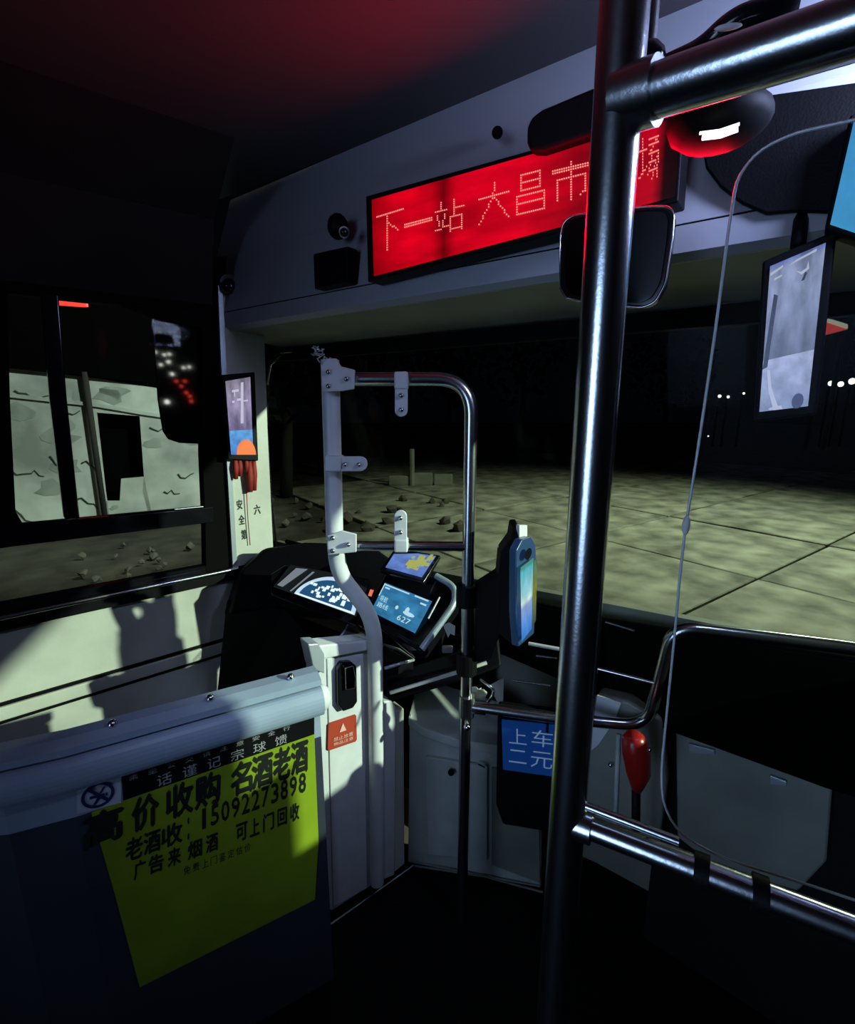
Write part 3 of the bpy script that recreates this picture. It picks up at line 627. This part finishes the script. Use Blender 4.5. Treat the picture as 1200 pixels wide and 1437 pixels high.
# ================================================================= ON THE HEADER
# LED sign
ld = thing('led_sign', onp(740, 300, PH, .05), 'long black sign glowing with red dot matrix writing on the header', 'led sign')
PL = off(PH, .055)
def lp(px, py, o=0): return onp(px, py, PL, o)
QL = [lp(526, 388), lp(948, 277), lp(957, 158), lp(523, 281)]
obj('housing', prism([lp(516, 396), lp(952, 283), lp(961, 150), lp(513, 275)], .05, -nrm(PL)), 'black', ld, bevel=.003)
red_m = bpy.data.materials.new('red_led_diffuser'); red_m.use_nodes = True
nt = red_m.node_tree; b = nt.nodes['Principled BSDF']; b.inputs['Base Color'].default_value = (.02, 0, 0, 1); b.inputs['Roughness'].default_value = .3
uvquad('display', QL, screen_mat('red_display', [(0, (.30, 0, .004)), (.17, (.70, .0, .012)), (.26, (.60, 0, .01)), (.31, (.16, 0, .003)), (.36, (.55, 0, .01)), (.60, (.62, 0, .012)), (.76, (.30, 0, .006)), (.90, (.40, 0, .01)), (.945, (.45, 0, .01)), (.97, (.012, 0, 0)), (1, (.008, 0, 0))], axis='X', s=1.0, nscale=3, namt=.35), ld, .003)
led_light = area('led_sign_light', onp(735, 300, PL, .02), onp(735, 300, PL, .02)+nrm(PL)+Z*.6, 3.3, (1, .0, .02), .65, .10); led_light.data.spread = math.radians(150)
STROKES = {
 'xia': [((0,15),(15,15)), ((6,15),(6,0)), ((7,11),(12,7))],
 'yi': [((0,7),(15,7)), ((0,8),(15,8))],
 'zhan': [((3,15),(3,12)), ((0,11),(6,11)), ((1,9),(2,4)), ((5,9),(4,4)), ((0,2),(7,3)), ((10,15),(10,7)), ((10,11),(15,11)), ((8,7),(14,7)), ((8,7),(8,0)), ((14,7),(14,0)), ((8,1),(14,1))],
 'da': [((0,10),(15,10)), ((8,15),(7,9)), ((7,9),(0,0)), ((8,9),(15,0))],
 'chang': [((3,15),(12,15)), ((3,15),(3,9)), ((12,15),(12,9)), ((3,12),(12,12)), ((3,9),(12,9)), ((1,7),(14,7)), ((1,7),(1,0)), ((14,7),(14,0)), ((1,4),(14,4)), ((1,0),(14,0))],
 'shi': [((8,15),(8,0)), ((0,12),(15,12)), ((0,13),(15,13)), ((2,9),(2,1)), ((2,9),(14,9)), ((14,9),(14,2)), ((14,2),(12,1))],
 'chang2': [((0,11),(6,11)), ((3,15),(3,3)), ((0,2),(6,5)), ((8,14),(15,14)), ((15,14),(8,9)), ((8,9),(15,9)), ((15,9),(14,0)), ((11,9),(7,2)), ((14,7),(10,0)), ((8,12),(15,12)), ((8,6),(13,6)), ((9,3),(14,3))],
}
cells = [('xia', 530, 358, 569, 345, 292, 304), ('yi', 569, 346, 609, 333, 282, 290), ('zhan', 612, 332, 654, 322, 276, 286), ('da', 673, 318, 717, 306, 250, 262), ('chang', 723, 305, 770, 294, 236, 248), ('shi', 776, 290, 828, 276, 221, 233), ('chang2', 897, 262, 926, 250, 186, 197)]
nl = nrm(PL)*.005; dots_m = glow('led_dots', (1, .22, .20), 1.6)
for key, x0, y0, x1, y1, yt1, yt0 in cells:
    bm = bmesh.new(); q = [lp(x0, y0), lp(x1, y1), lp(x1, yt1), lp(x0, yt0)]; seen = set()
    for (ax, ay), (bx_, by_) in STROKES[key]:
        n = max(abs(bx_-ax), abs(by_-ay), 1)
        for k in range(n+1): seen.add((round(ax+(bx_-ax)*k/n), round(ay+(by_-ay)*k/n)))
    for i, j in sorted(seen):
        u, v = (i+.5)/16, (j+.5)/16; d = .022
        bm.faces.new([bm.verts.new(bil(q, u+du*1.1, v+dv*.9)+nl) for du, dv in ((-d, 0), (-d*.5, -d), (d*.5, -d), (d, 0), (d*.5, d), (-d*.5, d))])
    obj('character', bm, dots_m, ld)
# sun visor roll above the sign
sv = thing('sun_visor', onp(850, 160, PH, .1), 'black rounded sun visor roll above the red sign, left of the thick post', 'visor')
PV = off(PH, .08)
obj('cover', prism([onp(x, y, PV) for x, y in [(738, 200), (738, 178), (745, 163), (760, 152), (840, 118), (960, 75), (965, 150), (850, 182), (760, 212), (743, 212)]], .07, -nrm(PV)), 'black', sv, bevel=.012, seg=3)
obj('roller', tube([onp(750, 210, PV, -.02), onp(955, 152, PV, -.02)], .008, 10), 'gloss', sv, smooth=True)
# interior mirror
im = thing('interior_mirror', onp(865, 360, PH, .10), 'black rounded interior mirror with a chrome rim hanging behind the thick post', 'mirror')
PM = off(PH, .12)
outl = [(786, 404), (786, 330), (791, 312), (803, 303), (850, 296), (912, 290), (938, 290), (946, 300), (944, 330), (934, 398), (920, 424), (902, 432), (850, 428), (812, 422), (794, 418)]
_f = fillet([Vector((x, y, 0)) for x, y in outl], 8, 4); outl = [(p.x, p.y) for p in _f]
mp = [onp(x, y, PM) for x, y in outl]
obj('shell', prism(mp, .02, -nrm(PM)), 'gloss', im, bevel=.005)
obj('rim', tube([onp(x, y, PM, .003) for x, y in outl+outl[:1]], .0018, 6), mat('dim_chrome_rim', (.5, .5, .52), .25, metal=1), im, smooth=True)
obj('mirror_glass', prism([onp(865+(x-865)*.9, 362+(y-362)*.9, PM, .002) for x, y in outl], .001, nrm(PM)), mat('mirror_glass', (.25, .25, .27), .04, metal=1), im)
obj('stem', tube([onp(866, 310, PM, -.02), onp(868, 280, PH, .0)], .008, 10), 'black', im, smooth=True)
# small camera and black control box at the left of the header
ca = thing('header_camera', onp(476, 320, PH, .03), 'small black camera with a glinting lens above the square box on the header', 'camera')
obj('body', ball(onp(474, 318, PH, .025), .026, .026, .030), 'black', ca, smooth=True)
obj('lens', ball(onp(483, 326, PH, .052), .010), 'gloss', ca, smooth=True)
obj('bezel', tube([onp(483, 326, PH, .044), onp(483, 326, PH, .052)], .013, 16), 'silver', ca)
cb = thing('control_box', onp(464, 375, PH, .02), 'square black control box low on the left end of the header', 'box')
obj('body', prism([onp(x, y, PH, .035) for x, y in [(439, 356), (488, 345), (488, 396), (441, 406)]], .035, -nrm(PH)), 'black', cb, bevel=.004)
obj('face', prism([onp(x, y, PH, .037) for x, y in [(444, 360), (483, 351), (483, 391), (445, 400)]], .003, -nrm(PH)), 'gloss', cb)
tag(obj('header_plug', tube([onp(698, 186, PH, -.04), onp(698, 186, PH, .004)], .011, 14), 'rubber'), 'tiny round black plug in the header above the red sign', 'plug')
# dome camera at pillar head
dc = thing('dome_camera', onp(322, 400, PW, .05), 'small black dome camera glinting at the head of the left pillar', 'camera')
obj('collar', tube([onp(322, 398, PW, .03), onp(322, 398, PW, .05)], .028, 20), mat('grey_collar', (.12, .12, .13), .35), dc)
obj('dome', ball(onp(322, 402, PW, .05), .024), 'gloss', dc, smooth=True)
# round camera dome under top rail, with painted reflections and shadow
lm = thing('entrance_dome', onp(1005, 185, PH, .1), 'round dark camera dome with two glowing reflection strips under the top rail', 'camera dome')
PLm = off(PH, .16)
c0 = onp(1008, 172, PLm)
obj('bowl', ball(c0, .062, .062, .030, rot=Matrix.Rotation(YAW, 4, 'Z')), mat('smoked_bowl', (.005, .005, .006), .6, spec=.12), lm, smooth=True)
for (xa, ya, xb, yb), r in (((982, 187, 1038, 174), .0018), ((986, 193, 1036, 181), .0032)):
    smoothtube('reflection_strip', [onp(xa, ya, PLm, .065), onp((xa+xb)/2, (ya+yb)/2+3, PLm, .066), onp(xb, yb, PLm, .065)], r, glow('reflection_glow', (.85, .92, 1), 2.2), lm, 10)  # glowing strips paint the light reflected in the dome
obj('shadow_plate', prism([onp(x, y, PH, .012) for x, y in [(955, 180), (985, 205), (990, 235), (1010, 262), (1040, 285), (1075, 300), (1120, 296), (1230, 300), (1230, 110), (955, 150)]], .012, -NH), 'black', lm, bevel=.004)  # black plate shaped as the dome's shadow on the header

# ================================================================= MONITORS
def monitor(name, label, q, frame, pl, sm_top, sm_low, split, extra):
    t = thing(name, frame[0], label, 'monitor', None)
    obj('case', prism(frame, .03), 'black', t, bevel=.004)
    uvquad('screen', q, screen_mat(name+'_upper', sm_top[0], s=sm_top[1], nscale=3.5, namt=.35), t, .002)
    ql = [q[0], q[1], bil(q, 1, split), bil(q, 0, split)]
    uvquad('lower_screen', ql, screen_mat(name+'_lower', sm_low[0], s=sm_low[1], nscale=3, namt=.25), t, .003)
    extra(t, q, ql); return t
PMl = off(PW, .06)
q = [onp(324, 638, PMl), onp(355, 638, PMl), onp(351, 529, PMl), onp(316, 535, PMl)]
fr_ = [onp(x, y, PMl) for x, y in [(320, 645), (363, 647), (358, 522), (312, 526)]]
def ex1(t, q, ql):
    decals('orange_patch', ql, [ell(.68, 0, .44, .62, 0, 180)], glow('orange_picture', (1, .22, .04), .9), t, .005)
    decals('bright_traces', q, [rect(.22, .84, .5, .87), rect(.2, .70, .3, .73), rect(.4, .72, .62, .75), rect(.68, .70, .86, .72), [(.5, .42), (.62, .42), (.7, .95), (.6, .95)], rect(.3, .78, .34, .86)], glow('pale_picture', (.6, .58, .75), .9), t, .004)
monitor('pillar_monitor', 'upright mirror monitor with lavender, blue and orange picture on the left pillar', q, fr_, PMl, ([(0, (.12, .10, .20)), (.35, (.16, .14, .26)), (.65, (.30, .26, .42)), (1, (.20, .18, .24))], 1.0), ([(0, (.06, .22, .62)), (1, (.12, .36, .72))], 1.0), .33, ex1)
def mb(px, py): return atb(px, py, .86-.0005*(px-1060))
PMr = off(PH, .04)
q = [onp(1066, 578, PMr), onp(1134, 570, PMr), onp(1159, 341, PMr), onp(1081, 374, PMr)]
fr_ = [onp(x, y, PMr) for x, y in [(1058, 592), (1146, 582), (1175, 322), (1070, 366)]]
def ex2(t, q, ql):
    decals('bright_traces', q, [[(.02, .93), (.25, .955), (.25, .97), (.02, .95)], [(.1, .89), (.25, .9), (.25, .91), (.1, .905)], [(.35, .95), (.85, .97), (.85, .985), (.5, .97)], [(.5, .90), (.62, .86), (.75, .88), (.72, .93), (.70, .89), (.6, .88)]], glow('pale_trace', (.45, .50, .62), .9), t, .004)
    decals('dark_traces', q, [[(.62, .82), (.68, .82), (.72, .86), (.68, .87)], [(.0, .30), (.1, .31), (.2, .78), (.12, .80)]], glow('dim_trace', (.03, .04, .08), .8), t, .004)
    decals('kerb_line', ql, [[(.3, .0), (.42, .0), (.22, .45), (.16, .8), (.10, .8), (.16, .4)], [(.2, .02), (.5, .0), (.45, .08), (.2, .05)]], glow('kerb_trace', (.45, .50, .68), .9), t, .005)
    decals('wheel', ql, [ell(.78, .12, .12, .14)], glow('wheel_trace', (.04, .05, .14), .8), t, .005)
monitor('entrance_monitor', 'tall mirror monitor with grey-blue picture hanging before the windscreen on the right', q, fr_, PMr, ([(0, (.05, .06, .10)), (.4, (.11, .12, .20)), (.7, (.20, .24, .38)), (.95, (.22, .26, .40)), (1, (.12, .17, .45))], 1.0), ([(0, (.18, .22, .36)), (1, (.32, .36, .55))], 1.0), .36, ex2)
hg = obj('hanger', tube([onp(1120, 345, PMr, -.02), onp(1125, 300, PH, -.01)], .01, 10), 'black', bpy.data.objects['entrance_monitor'], smooth=True)
# blue advertising screen at the right edge
PS = off(PH, .05)
bs = thing('blue_screen', onp(1230, 330, PS), 'bright blue lit display cut off by the right edge', 'display')
q = [onp(1165, 316, PS), onp(1330, 372, PS), onp(1345, 150, PS), onp(1199, 168, PS)]
obj('case', prism([onp(x, y, PS) for x, y in [(1157, 322), (1345, 386), (1360, 130), (1193, 160)]], .04, -nrm(PS)), 'black', bs, bevel=.004)
uvquad('screen', q, screen_mat('blue_advert', [(0, (.05, .30, .58)), (1, (.04, .24, .50))], s=1.0, nscale=2, namt=.15), bs, .003)

# red ribbon and its drawing on the pillar
rb = thing('red_tassel', onp(345, 690, PW, .04), 'red paper tassel hanging on the pillar under the small monitor', 'tassel')
for k, (x, y0, y1, r) in enumerate([(330, 640, 672, .010), (336, 640, 668, .009), (345, 640, 662, .008), (350, 645, 690, .012), (356, 640, 688, .010)]):
    obj('strand', tube([onp(x, y0, PW, .04), onp(x+1, (y0+y1)/2, PW, .045), onp(x+1, y1, PW, .04)], [r*.6, r, r*.8], 8), 'ribbon', rb, smooth=True)
obj('cord', tube([onp(346, 690, PW, .032), onp(348, 730, PW, .03), onp(351, 765, PW, .03)], .0015, 6), 'ribbon', rb, smooth=True)
pdq = [onp(332, 770, PW, .021), onp(372, 762, PW, .021), onp(366, 680, PW, .021), onp(326, 688, PW, .021)]
dcl = obj('pillar_marks', text_mesh(pdq, [('\u5b89', .12, .66, .30, .82), ('\u5168', .15, .40, .34, .56), ('\u7b2c', .2, .14, .38, .30), ('\u516d', .70, .52, .92, .68)], .001, rep=.03), 'ink', tp)

# ceiling fittings at the upper left
vn = thing('switch_strip', onp(130, 150, PW, .25), 'dark overhead switch strip with pale buttons in the upper left corner', 'switch panel')
PT = off(PW, .20)
obj('plate', prism([onp(x, y, PT) for x, y in [(88, 108), (100, 106), (178, 148), (190, 170), (184, 196), (170, 190), (92, 150)]], .02, -nrm(PT)), 'gloss', vn, bevel=.003)
for x, y in ((99, 124), (119, 137), (138, 148), (157, 159)):
    obj('button', prism([onp(x+dx, y+dy, PT, .005) for dx, dy in ((-6, -9), (6, -3), (7, 9), (-5, 3))], .006, -nrm(PT)), mat('dim_button', (.45, .45, .65), .4) if x < 130 else 'silver', vn)
obj('lip', tube([onp(95, 155, PT, .006), onp(135, 176, PT, .006), onp(168, 194, PT, .006)], .003, 8), 'silver', vn, smooth=True)
tag(obj('small_ceiling_clip', prism([onp(x, y, off(PW, .15)) for x, y in [(143, 243), (160, 247), (163, 258), (146, 254)]], .01, -nrm(PW)), 'silver', bevel=.002), 'tiny pale clip on the dark upper side wall', 'clip')

# red covered lever and parts in front of the lower panel
rk = thing('red_lever', atb(893, 1175, .98), 'red rounded lever head on a black stem below the bend of the entrance rail', 'lever')
obj('stem', tube([atb(893, 1090, 1.0), atb(892, 1200, 1.0)], .010, 12), 'black', rk, smooth=True)
obj('head', tube([atb(888, 1030, 1.0), atb(889, 1036, 1.0), atb(893, 1055, 1.0), atb(896, 1085, 1.0), atb(894, 1108, 1.0)], [.016, .025, .031, .027, .012], 20), 'red', rk, smooth=True)
obj('rivet', ball(atb(912, 1052, .985), .005, seg=8), 'chrome', rk, smooth=True)
lpnl = thing('entrance_locker', V(.4, 1.1, 0), 'olive grey corner locker with small bolts behind the thick post', 'locker')
PK = plane(.48, 1.16, 125)
obj('shell', prism([onp(x, y, PK) for x, y in [(838, 974), (880, 984), (930, 1010), (935, 1100), (925, 1185), (905, 1215), (820, 1180), (815, 1100), (826, 1050)]], .05, -nrm(PK)), 'panel', lpnl, bevel=.01)
obj('corner_plate', prism([onp(x, y, PK, .004) for x, y in [(838, 976), (872, 986), (862, 1012), (840, 1045), (826, 1056)]], .006, -nrm(PK)), 'white', lpnl)
obj('rib', tube([onp(868, 1030, PK, .004), onp(862, 1180, PK, .004)], .006, 10), 'farebox', lpnl, smooth=True)
obj('bolt', ball(onp(857, 1073, PK, .006), .007, seg=10), 'steel', lpnl, smooth=True)
gl = thing('glove_panel', onp(1050, 1240, PBR, .01), 'dull grey lower panel with pale catches beneath the right dashboard', 'panel')
obj('board', prism([onp(x, y, PBR, .01) for x, y in [(948, 1022), (1120, 1066), (1168, 1108), (1160, 1210), (1120, 1252), (1000, 1215), (950, 1175)]], .012, -nrm(PBR)), 'panel', gl, bevel=.006)
for x, y, wd in ((928, 1040, 6), (985, 1052, 18), (1092, 1096, 12)):
    obj('catch', prism([onp(x-wd, y-8, PBR, .018), onp(x+wd, y+1, PBR, .018), onp(x+wd, y+8, PBR, .018), onp(x-wd, y+5, PBR, .018)], .008, -nrm(PBR)), 'silver', gl, bevel=.002)

# ================================================================= OUTSIDE
GZ = -.7
gd = thing('ground', V(4, 8, GZ), None, None, kind='structure')
obj('subsoil', prism([V(-40, -20, GZ-.06), V(40, -20, GZ-.06), V(40, 60, GZ-.06), V(-40, 60, GZ-.06)], .1, (0, 0, -1)), 'earth', gd)
g0 = atz(905+640*0, 880, GZ); ga = along(42+12)*2.6; gb = along(-36)*2.6   # slab grid
corner = atz(905, 885, GZ)
def inimg(p):
    d = p - Vector((0, 0, CAM_Z)); a = d.dot(RX); b = d.dot(FX); dep = b*cp - d.z*sp_
    return dep > .5 and -200 < 600+FPX*a/dep < 1400
nsl = 0
me_cache = []
for v in range(4):
    bm = obox(Vector((0, 0, 0)), ga*.493, gb*.493, Z*.05); bmesh.ops.bevel(bm, geom=bm.edges[:], offset=.012, segments=1, affect='EDGES')
    me = bpy.data.meshes.new('paving_slab'); bmesh.ops.recalc_face_normals(bm, faces=bm.faces[:]); bm.to_mesh(me); bm.free(); me.materials.append(M['concrete']); me_cache.append(me)
random.seed(9)
for i in range(-4, 9):
    for j in range(-3, 7):
        p = corner + ga*(i+.5) + gb*(j+.5)
        if not inimg(p) or p.dot(RX) < -.2*p.dot(FX)-.2 or (p-Vector((0,0,0))).length > 22 or (p.dot(FX) < 3.6 and abs(p.dot(RX)) < 3): continue
        o = bpy.data.objects.new('paving_slab', random.choice(me_cache)); COL.objects.link(o); o.parent = gd
        o.location = p - gd.location + Z*(-.05 + random.uniform(-.012, .012)); o.location.z = -.05 + random.uniform(-.014, .010)
        o.rotation_euler.z = random.choice((0, math.pi)) + random.uniform(-.004, .004)

# derelict building beyond the side window
bd = thing('derelict_building', V(-6.94, 8.0, GZ), 'derelict white plastered building with cracked walls and one black opening, beyond the side window', 'building')
PBd = plane(-6.94, 8.0, 62.7)
def bdp(px, py, o=0): return onp(px, py, PBd, o)
def bdz(px, z, o=0):
    p = onp(px, 600, PBd, o); return Vector((p.x, p.y, z))
nb = -nrm(PBd)
obj('wall', prism([bdz(-200, GZ), bdz(136, GZ), bdz(136, 0.0), bdp(136, 580), bdp(136, 531), bdp(-200, 490)], .04, nb), 'plaster', bd)
obj('wall', prism([bdz(136, GZ), bdz(200, GZ), bdp(202, 669), bdp(170, 672), bdp(168, 703), bdp(146, 703), bdp(141, 668), bdp(136, 668)], .04, nb), 'plaster', bd)
obj('wall', prism([bdp(136, 579), bdp(136, 531), bdp(196, 541), bdp(196, 584)], .04, nb), 'plaster', bd)
obj('wall', prism([bdz(196, GZ), bdz(300, GZ), bdp(300, 556), bdp(196, 541), bdp(196, 584), bdp(202, 669), bdp(200, 690)], .04, nb), 'plaster', bd)
obj('dark_interior', prism([bdp(120, 560, -.4), bdp(215, 560, -.4), bdp(215, 720, -.4), bdp(120, 720, -.4)], .05, nb), 'void', bd)
obj('string_course', prism([bdp(-100, 545, .05), bdp(136, 571, .05), bdp(200, 582, .05), bdp(300, 597, .05), bdp(300, 593, .05), bdp(200, 577, .05), bdp(136, 566, .05), bdp(-100, 539, .05)], .05, nb), 'plaster', bd)
obj('roof', prism([bdp(-300, 484, .12), bdp(300, 546, .12), bdp(300, 452, .12), bdp(-300, 360, .12)], 1.5, nb), 'void', bd)
pv = bdp(131, 610, .1); pt_ = bdp(125, 522, .1)
obj('drain_pipe', tube([Vector((pv.x, pv.y, GZ)), Vector((pv.x, pv.y, pt_.z))], .045, 10), 'roof', bd, smooth=True)
random.seed(21)
ckb = bmesh.new()
for x, y, n, s in [(20, 548, 9, 13), (85, 575, 5, 9), (70, 640, 6, 9), (115, 650, 6, 7), (15, 660, 8, 9), (210, 600, 4, 10), (230, 690, 5, 9), (20, 715, 6, 10), (250, 665, 5, 8), (110, 700, 5, 10)]:
    px, py = x, y; pts = []
    for k in range(n): pts.append(bdp(px, py, .012)); px += s*random.uniform(.4, 1); py += random.uniform(-6, 8)
    tube(pts, [.012*(1-.8*k/n)+.002 for k in range(n)], 5, ckb)
ck = obj('crack', ckb, mat('dark_crack', (.05, .06, .045), .95), bd); ck['kind'] = 'stuff'
mo = bmesh.new()
for k in range(14):
    x, y = random.uniform(14, 280), random.uniform(540, 722)
    if 125 < x < 210 and 570 < y < 710: continue
    c = bdp(x, y, .006); r = random.uniform(.05, .28); n = 9
    u_, v_ = along(62.7), Z
    mo.faces.new([mo.verts.new(c + (u_*math.cos(2*math.pi*i/n)*r*random.uniform(.5, 1.3) + v_*math.sin(2*math.pi*i/n)*r*.6*random.uniform(.5, 1.3))) for i in range(n)])
o = obj('bare_patch', mo, mat('mouldy_plaster', (.40, .45, .40), .95, noise=.5, nscale=2), bd); o['kind'] = 'stuff'

# outside mirror seen through the side window
mr = thing('outside_mirror', onp(250, 600, PW, -.25), 'dark outside mirror with a rounded lower edge hanging beyond the side window', 'mirror')
PX = plane(-.95, 1.95, 106)
outm = [(214, 430), (214, 480), (219, 560), (226, 605), (234, 617), (250, 622), (300, 624), (330, 624), (330, 430)]
obj('shell', prism([onp(x, y, PX) for x, y in outm], .05, -nrm(PX)), 'black', mr, bevel=.01, seg=3)
PXg = plane(0, 0, 0)
mg = obj('mirror_glass', prism([onp(270+(x-270)*.93, 520+(y-520)*.95, PX, .003) for x, y in outm], .002, nrm(PX)), mat('tinted_mirror', (.40, .42, .45), .04, metal=1), mr)
obj('arm', tube([onp(300, 440, PX, -.03), onp(320, 400, PX, -.03), hpt(-.05, 1.80, -.28)], .015, 10), 'black', mr, smooth=True)
# lamps in the street behind that the mirror shows: placed where its surface sends the sight lines
nx = nrm(PX)
def behind(px, py, dist):
    p = onp(px, py, PX); d = (p - Vector((0, 0, CAM_Z))).normalized(); r = d - nx*2*d.dot(nx); return p + r*dist

# stones scattered by the road (left of the windscreen and below the side window)
stones = []
random.seed(2)
for k in range(46):
    if k < 26: x, y = random.uniform(375, 650), random.uniform(702, 745)
    else: x, y = random.uniform(90, 285), random.uniform(765, 822)
    c = atz(x, y, GZ); s = random.uniform(.03, .12)*(.6 if k >= 26 else 1.2)
    bm = bmesh.new(); bmesh.ops.create_icosphere(bm, subdivisions=1, radius=s, matrix=Matrix.Translation(c+Z*s*.3))
    for v in bm.verts: v.co += Vector([random.uniform(-.35, .35)*s for _ in range(3)])
    g = 'broken stones seen through the windscreen' if k < 26 else 'broken stones below the side window'
    tag(obj('stone', bm, 'rubble'), 'rough broken stone on the dirt ahead, seen through the windscreen' if k < 26 else 'rough broken stone lying before the derelict building', 'stone', g)
# low wall and tree line ahead
lw = thing('low_wall', atz(600, 712, GZ), 'low weathered concrete wall standing at the far side of the road', 'wall')
wb = 13.5
for x0, x1, yt in ((545, 578, 668), (578, 608, 664), (608, 636, 666)):
    a, b_ = atb(x0+1, 704, wb), atb(x1-1, 704, wb); zt = atb(x0, yt, wb).z
    obj('wall_section', prism([Vector((a.x, a.y, GZ)), Vector((b_.x, b_.y, GZ)), Vector((b_.x, b_.y, zt)), Vector((a.x, a.y, zt))], .2, FX), 'conc_wall', lw, bevel=.02)
pz_ = atb(578, 630, wb); obj('wall_pier', tube([Vector((pz_.x, pz_.y, GZ)), pz_], .07, 8), 'conc_wall', lw)
def tree(px, b, h, spread, label, grp=None):
    base = atz(px, 700, GZ); d = Vector((base.x, base.y, 0)).normalized(); base = d*b + Z*GZ
    t = thing('tree', base, label, 'tree', 'dark trees beyond the road')
    obj('trunk', tube([base, base+Vector((.1, .1, h*.35)), base+Vector((-.1, .2, h*.6))], [.16, .12, .07], 8), 'bark', t, smooth=True)
    bm = bmesh.new()
    for k in range(260):
        a, e, r = random.uniform(0, 6.28), random.uniform(-1, 1), random.random()**.4
        c = base + Z*h*.65 + Vector((math.cos(a)*spread*r*math.sqrt(1-e*e), math.sin(a)*spread*r*math.sqrt(1-e*e), e*h*.35*r)); s = random.uniform(.12, .3)
        n1 = Vector([random.uniform(-1, 1) for _ in range(3)]).normalized(); n2 = n1.orthogonal().normalized()
        bm.faces.new([bm.verts.new(c+n1*s), bm.verts.new(c+n2*s*.5), bm.verts.new(c-n1*s), bm.verts.new(c-n2*s*.5)])
    obj('foliage', bm, 'leaf', t)['kind'] = 'stuff'
random.seed(12)
for px, b, h, s, lab in ((402, 12.5, 5.2, 1.1, 'dark tree in the night nearest the left pillar'), (455, 16, 6.2, 1.5, 'dark tree seen just left of the white door post'), (540, 20, 6, 1.7, 'dark tree seen through the steel grab frame'), (625, 22, 6.5, 1.7, 'dark tree behind the low concrete wall, right side of the grab frame'), (725, 25, 7, 2.2, 'dark tree between the grab frame and the thick post'), (920, 28, 6, 2.3, 'dark tree right of the thick post')):
    tree(px, b, h, s, lab)
# far lamps
for k, (x, y, r, m) in enumerate([(1010, 556, .07, 'far_white'), (1022, 557, .06, 'far_white'), (1044, 552, .05, 'far_white'), (1166, 538, .11, 'far_white'), (1180, 539, .12, 'far_white'), (1196, 535, .14, 'far_white'), (1056, 652, .05, 'far_white'), (1098, 648, .06, 'far_white'), (982, 632, .035, 'far_white'), (1132, 650, .03, 'far_white'), (994, 612, .035, 'far_white'), (967, 635, .025, 'far_white')]):
    o_ = tag(obj('street_light', ball(atb(x, y, 26), r*1.1, seg=10), m, smooth=True), 'tiny warm white light far down the dark street on the right', 'light', 'distant street lights')
    if k < 6: obj('lamp_post', tube([atb(x, y, 26)+FX*.1, Vector((*(atb(x, y, 26)+FX*.1).xy, GZ))], .05, 6), 'void', o_)
sp = thing('shop', atb(1170, 466, 24), 'small distant shop front with red and white lit signs right of the tall monitor', 'shop')
obj('red_sign', prism([atb(x, y, 24) for x, y in [(1148, 468), (1152, 450), (1178, 452), (1190, 462), (1160, 470)]], .2, FX), glow('shop_red', (.5, .05, .05), .6), sp)
obj('white_sign', prism([atb(x, y, 23.9) for x, y in [(1154, 444), (1190, 455), (1190, 461), (1154, 449)]], .2, FX), glow('shop_white', (.4, .38, .3), .6), sp)
for k in range(2):
    obj('shop_post', tube([atb(1156+k*26, 470, 24.2), Vector((*atb(1156+k*26, 470, 24.2).xy, GZ))], .1, 8), 'roof', sp)
# lamps behind the bus that the outside mirror reflects
for x, y, dist, m in [(218, 494, 14, 'far_white'), (231, 498, 15, 'far_white'), (238, 497, 15, 'far_white'), (237, 508, 12, 'far_white'), (226, 512, 14, 'far_white'), (242, 525, 12, 'far_white'), (258, 516, 15, 'far_white'), (266, 515, 15, 'far_white'), (235, 564, 8, 'far_white'), (248, 535, 10, 'far_red'), (255, 542, 10, 'far_red'), (262, 551, 9, 'far_red'), (267, 556, 9, 'far_red'), (269, 563, 9, 'far_red'), (260, 535, 10, 'far_red')]:
    p = behind(x, y, dist)
    tag(obj('shop_light', ball(p, .042 if m == 'far_white' else .035, seg=8), m, smooth=True), 'tiny '+('white' if m == 'far_white' else 'red')+' street light shown by the outside mirror', 'light', 'lights in the street behind')
tag(obj('tail_light', obox(bdp(97, 425, .17), along(62.7)*.22, V(.03, .03, 0), Z*.05), 'far_red', bevel=.02), 'red light glowing above the derelict building through the side window', 'light')
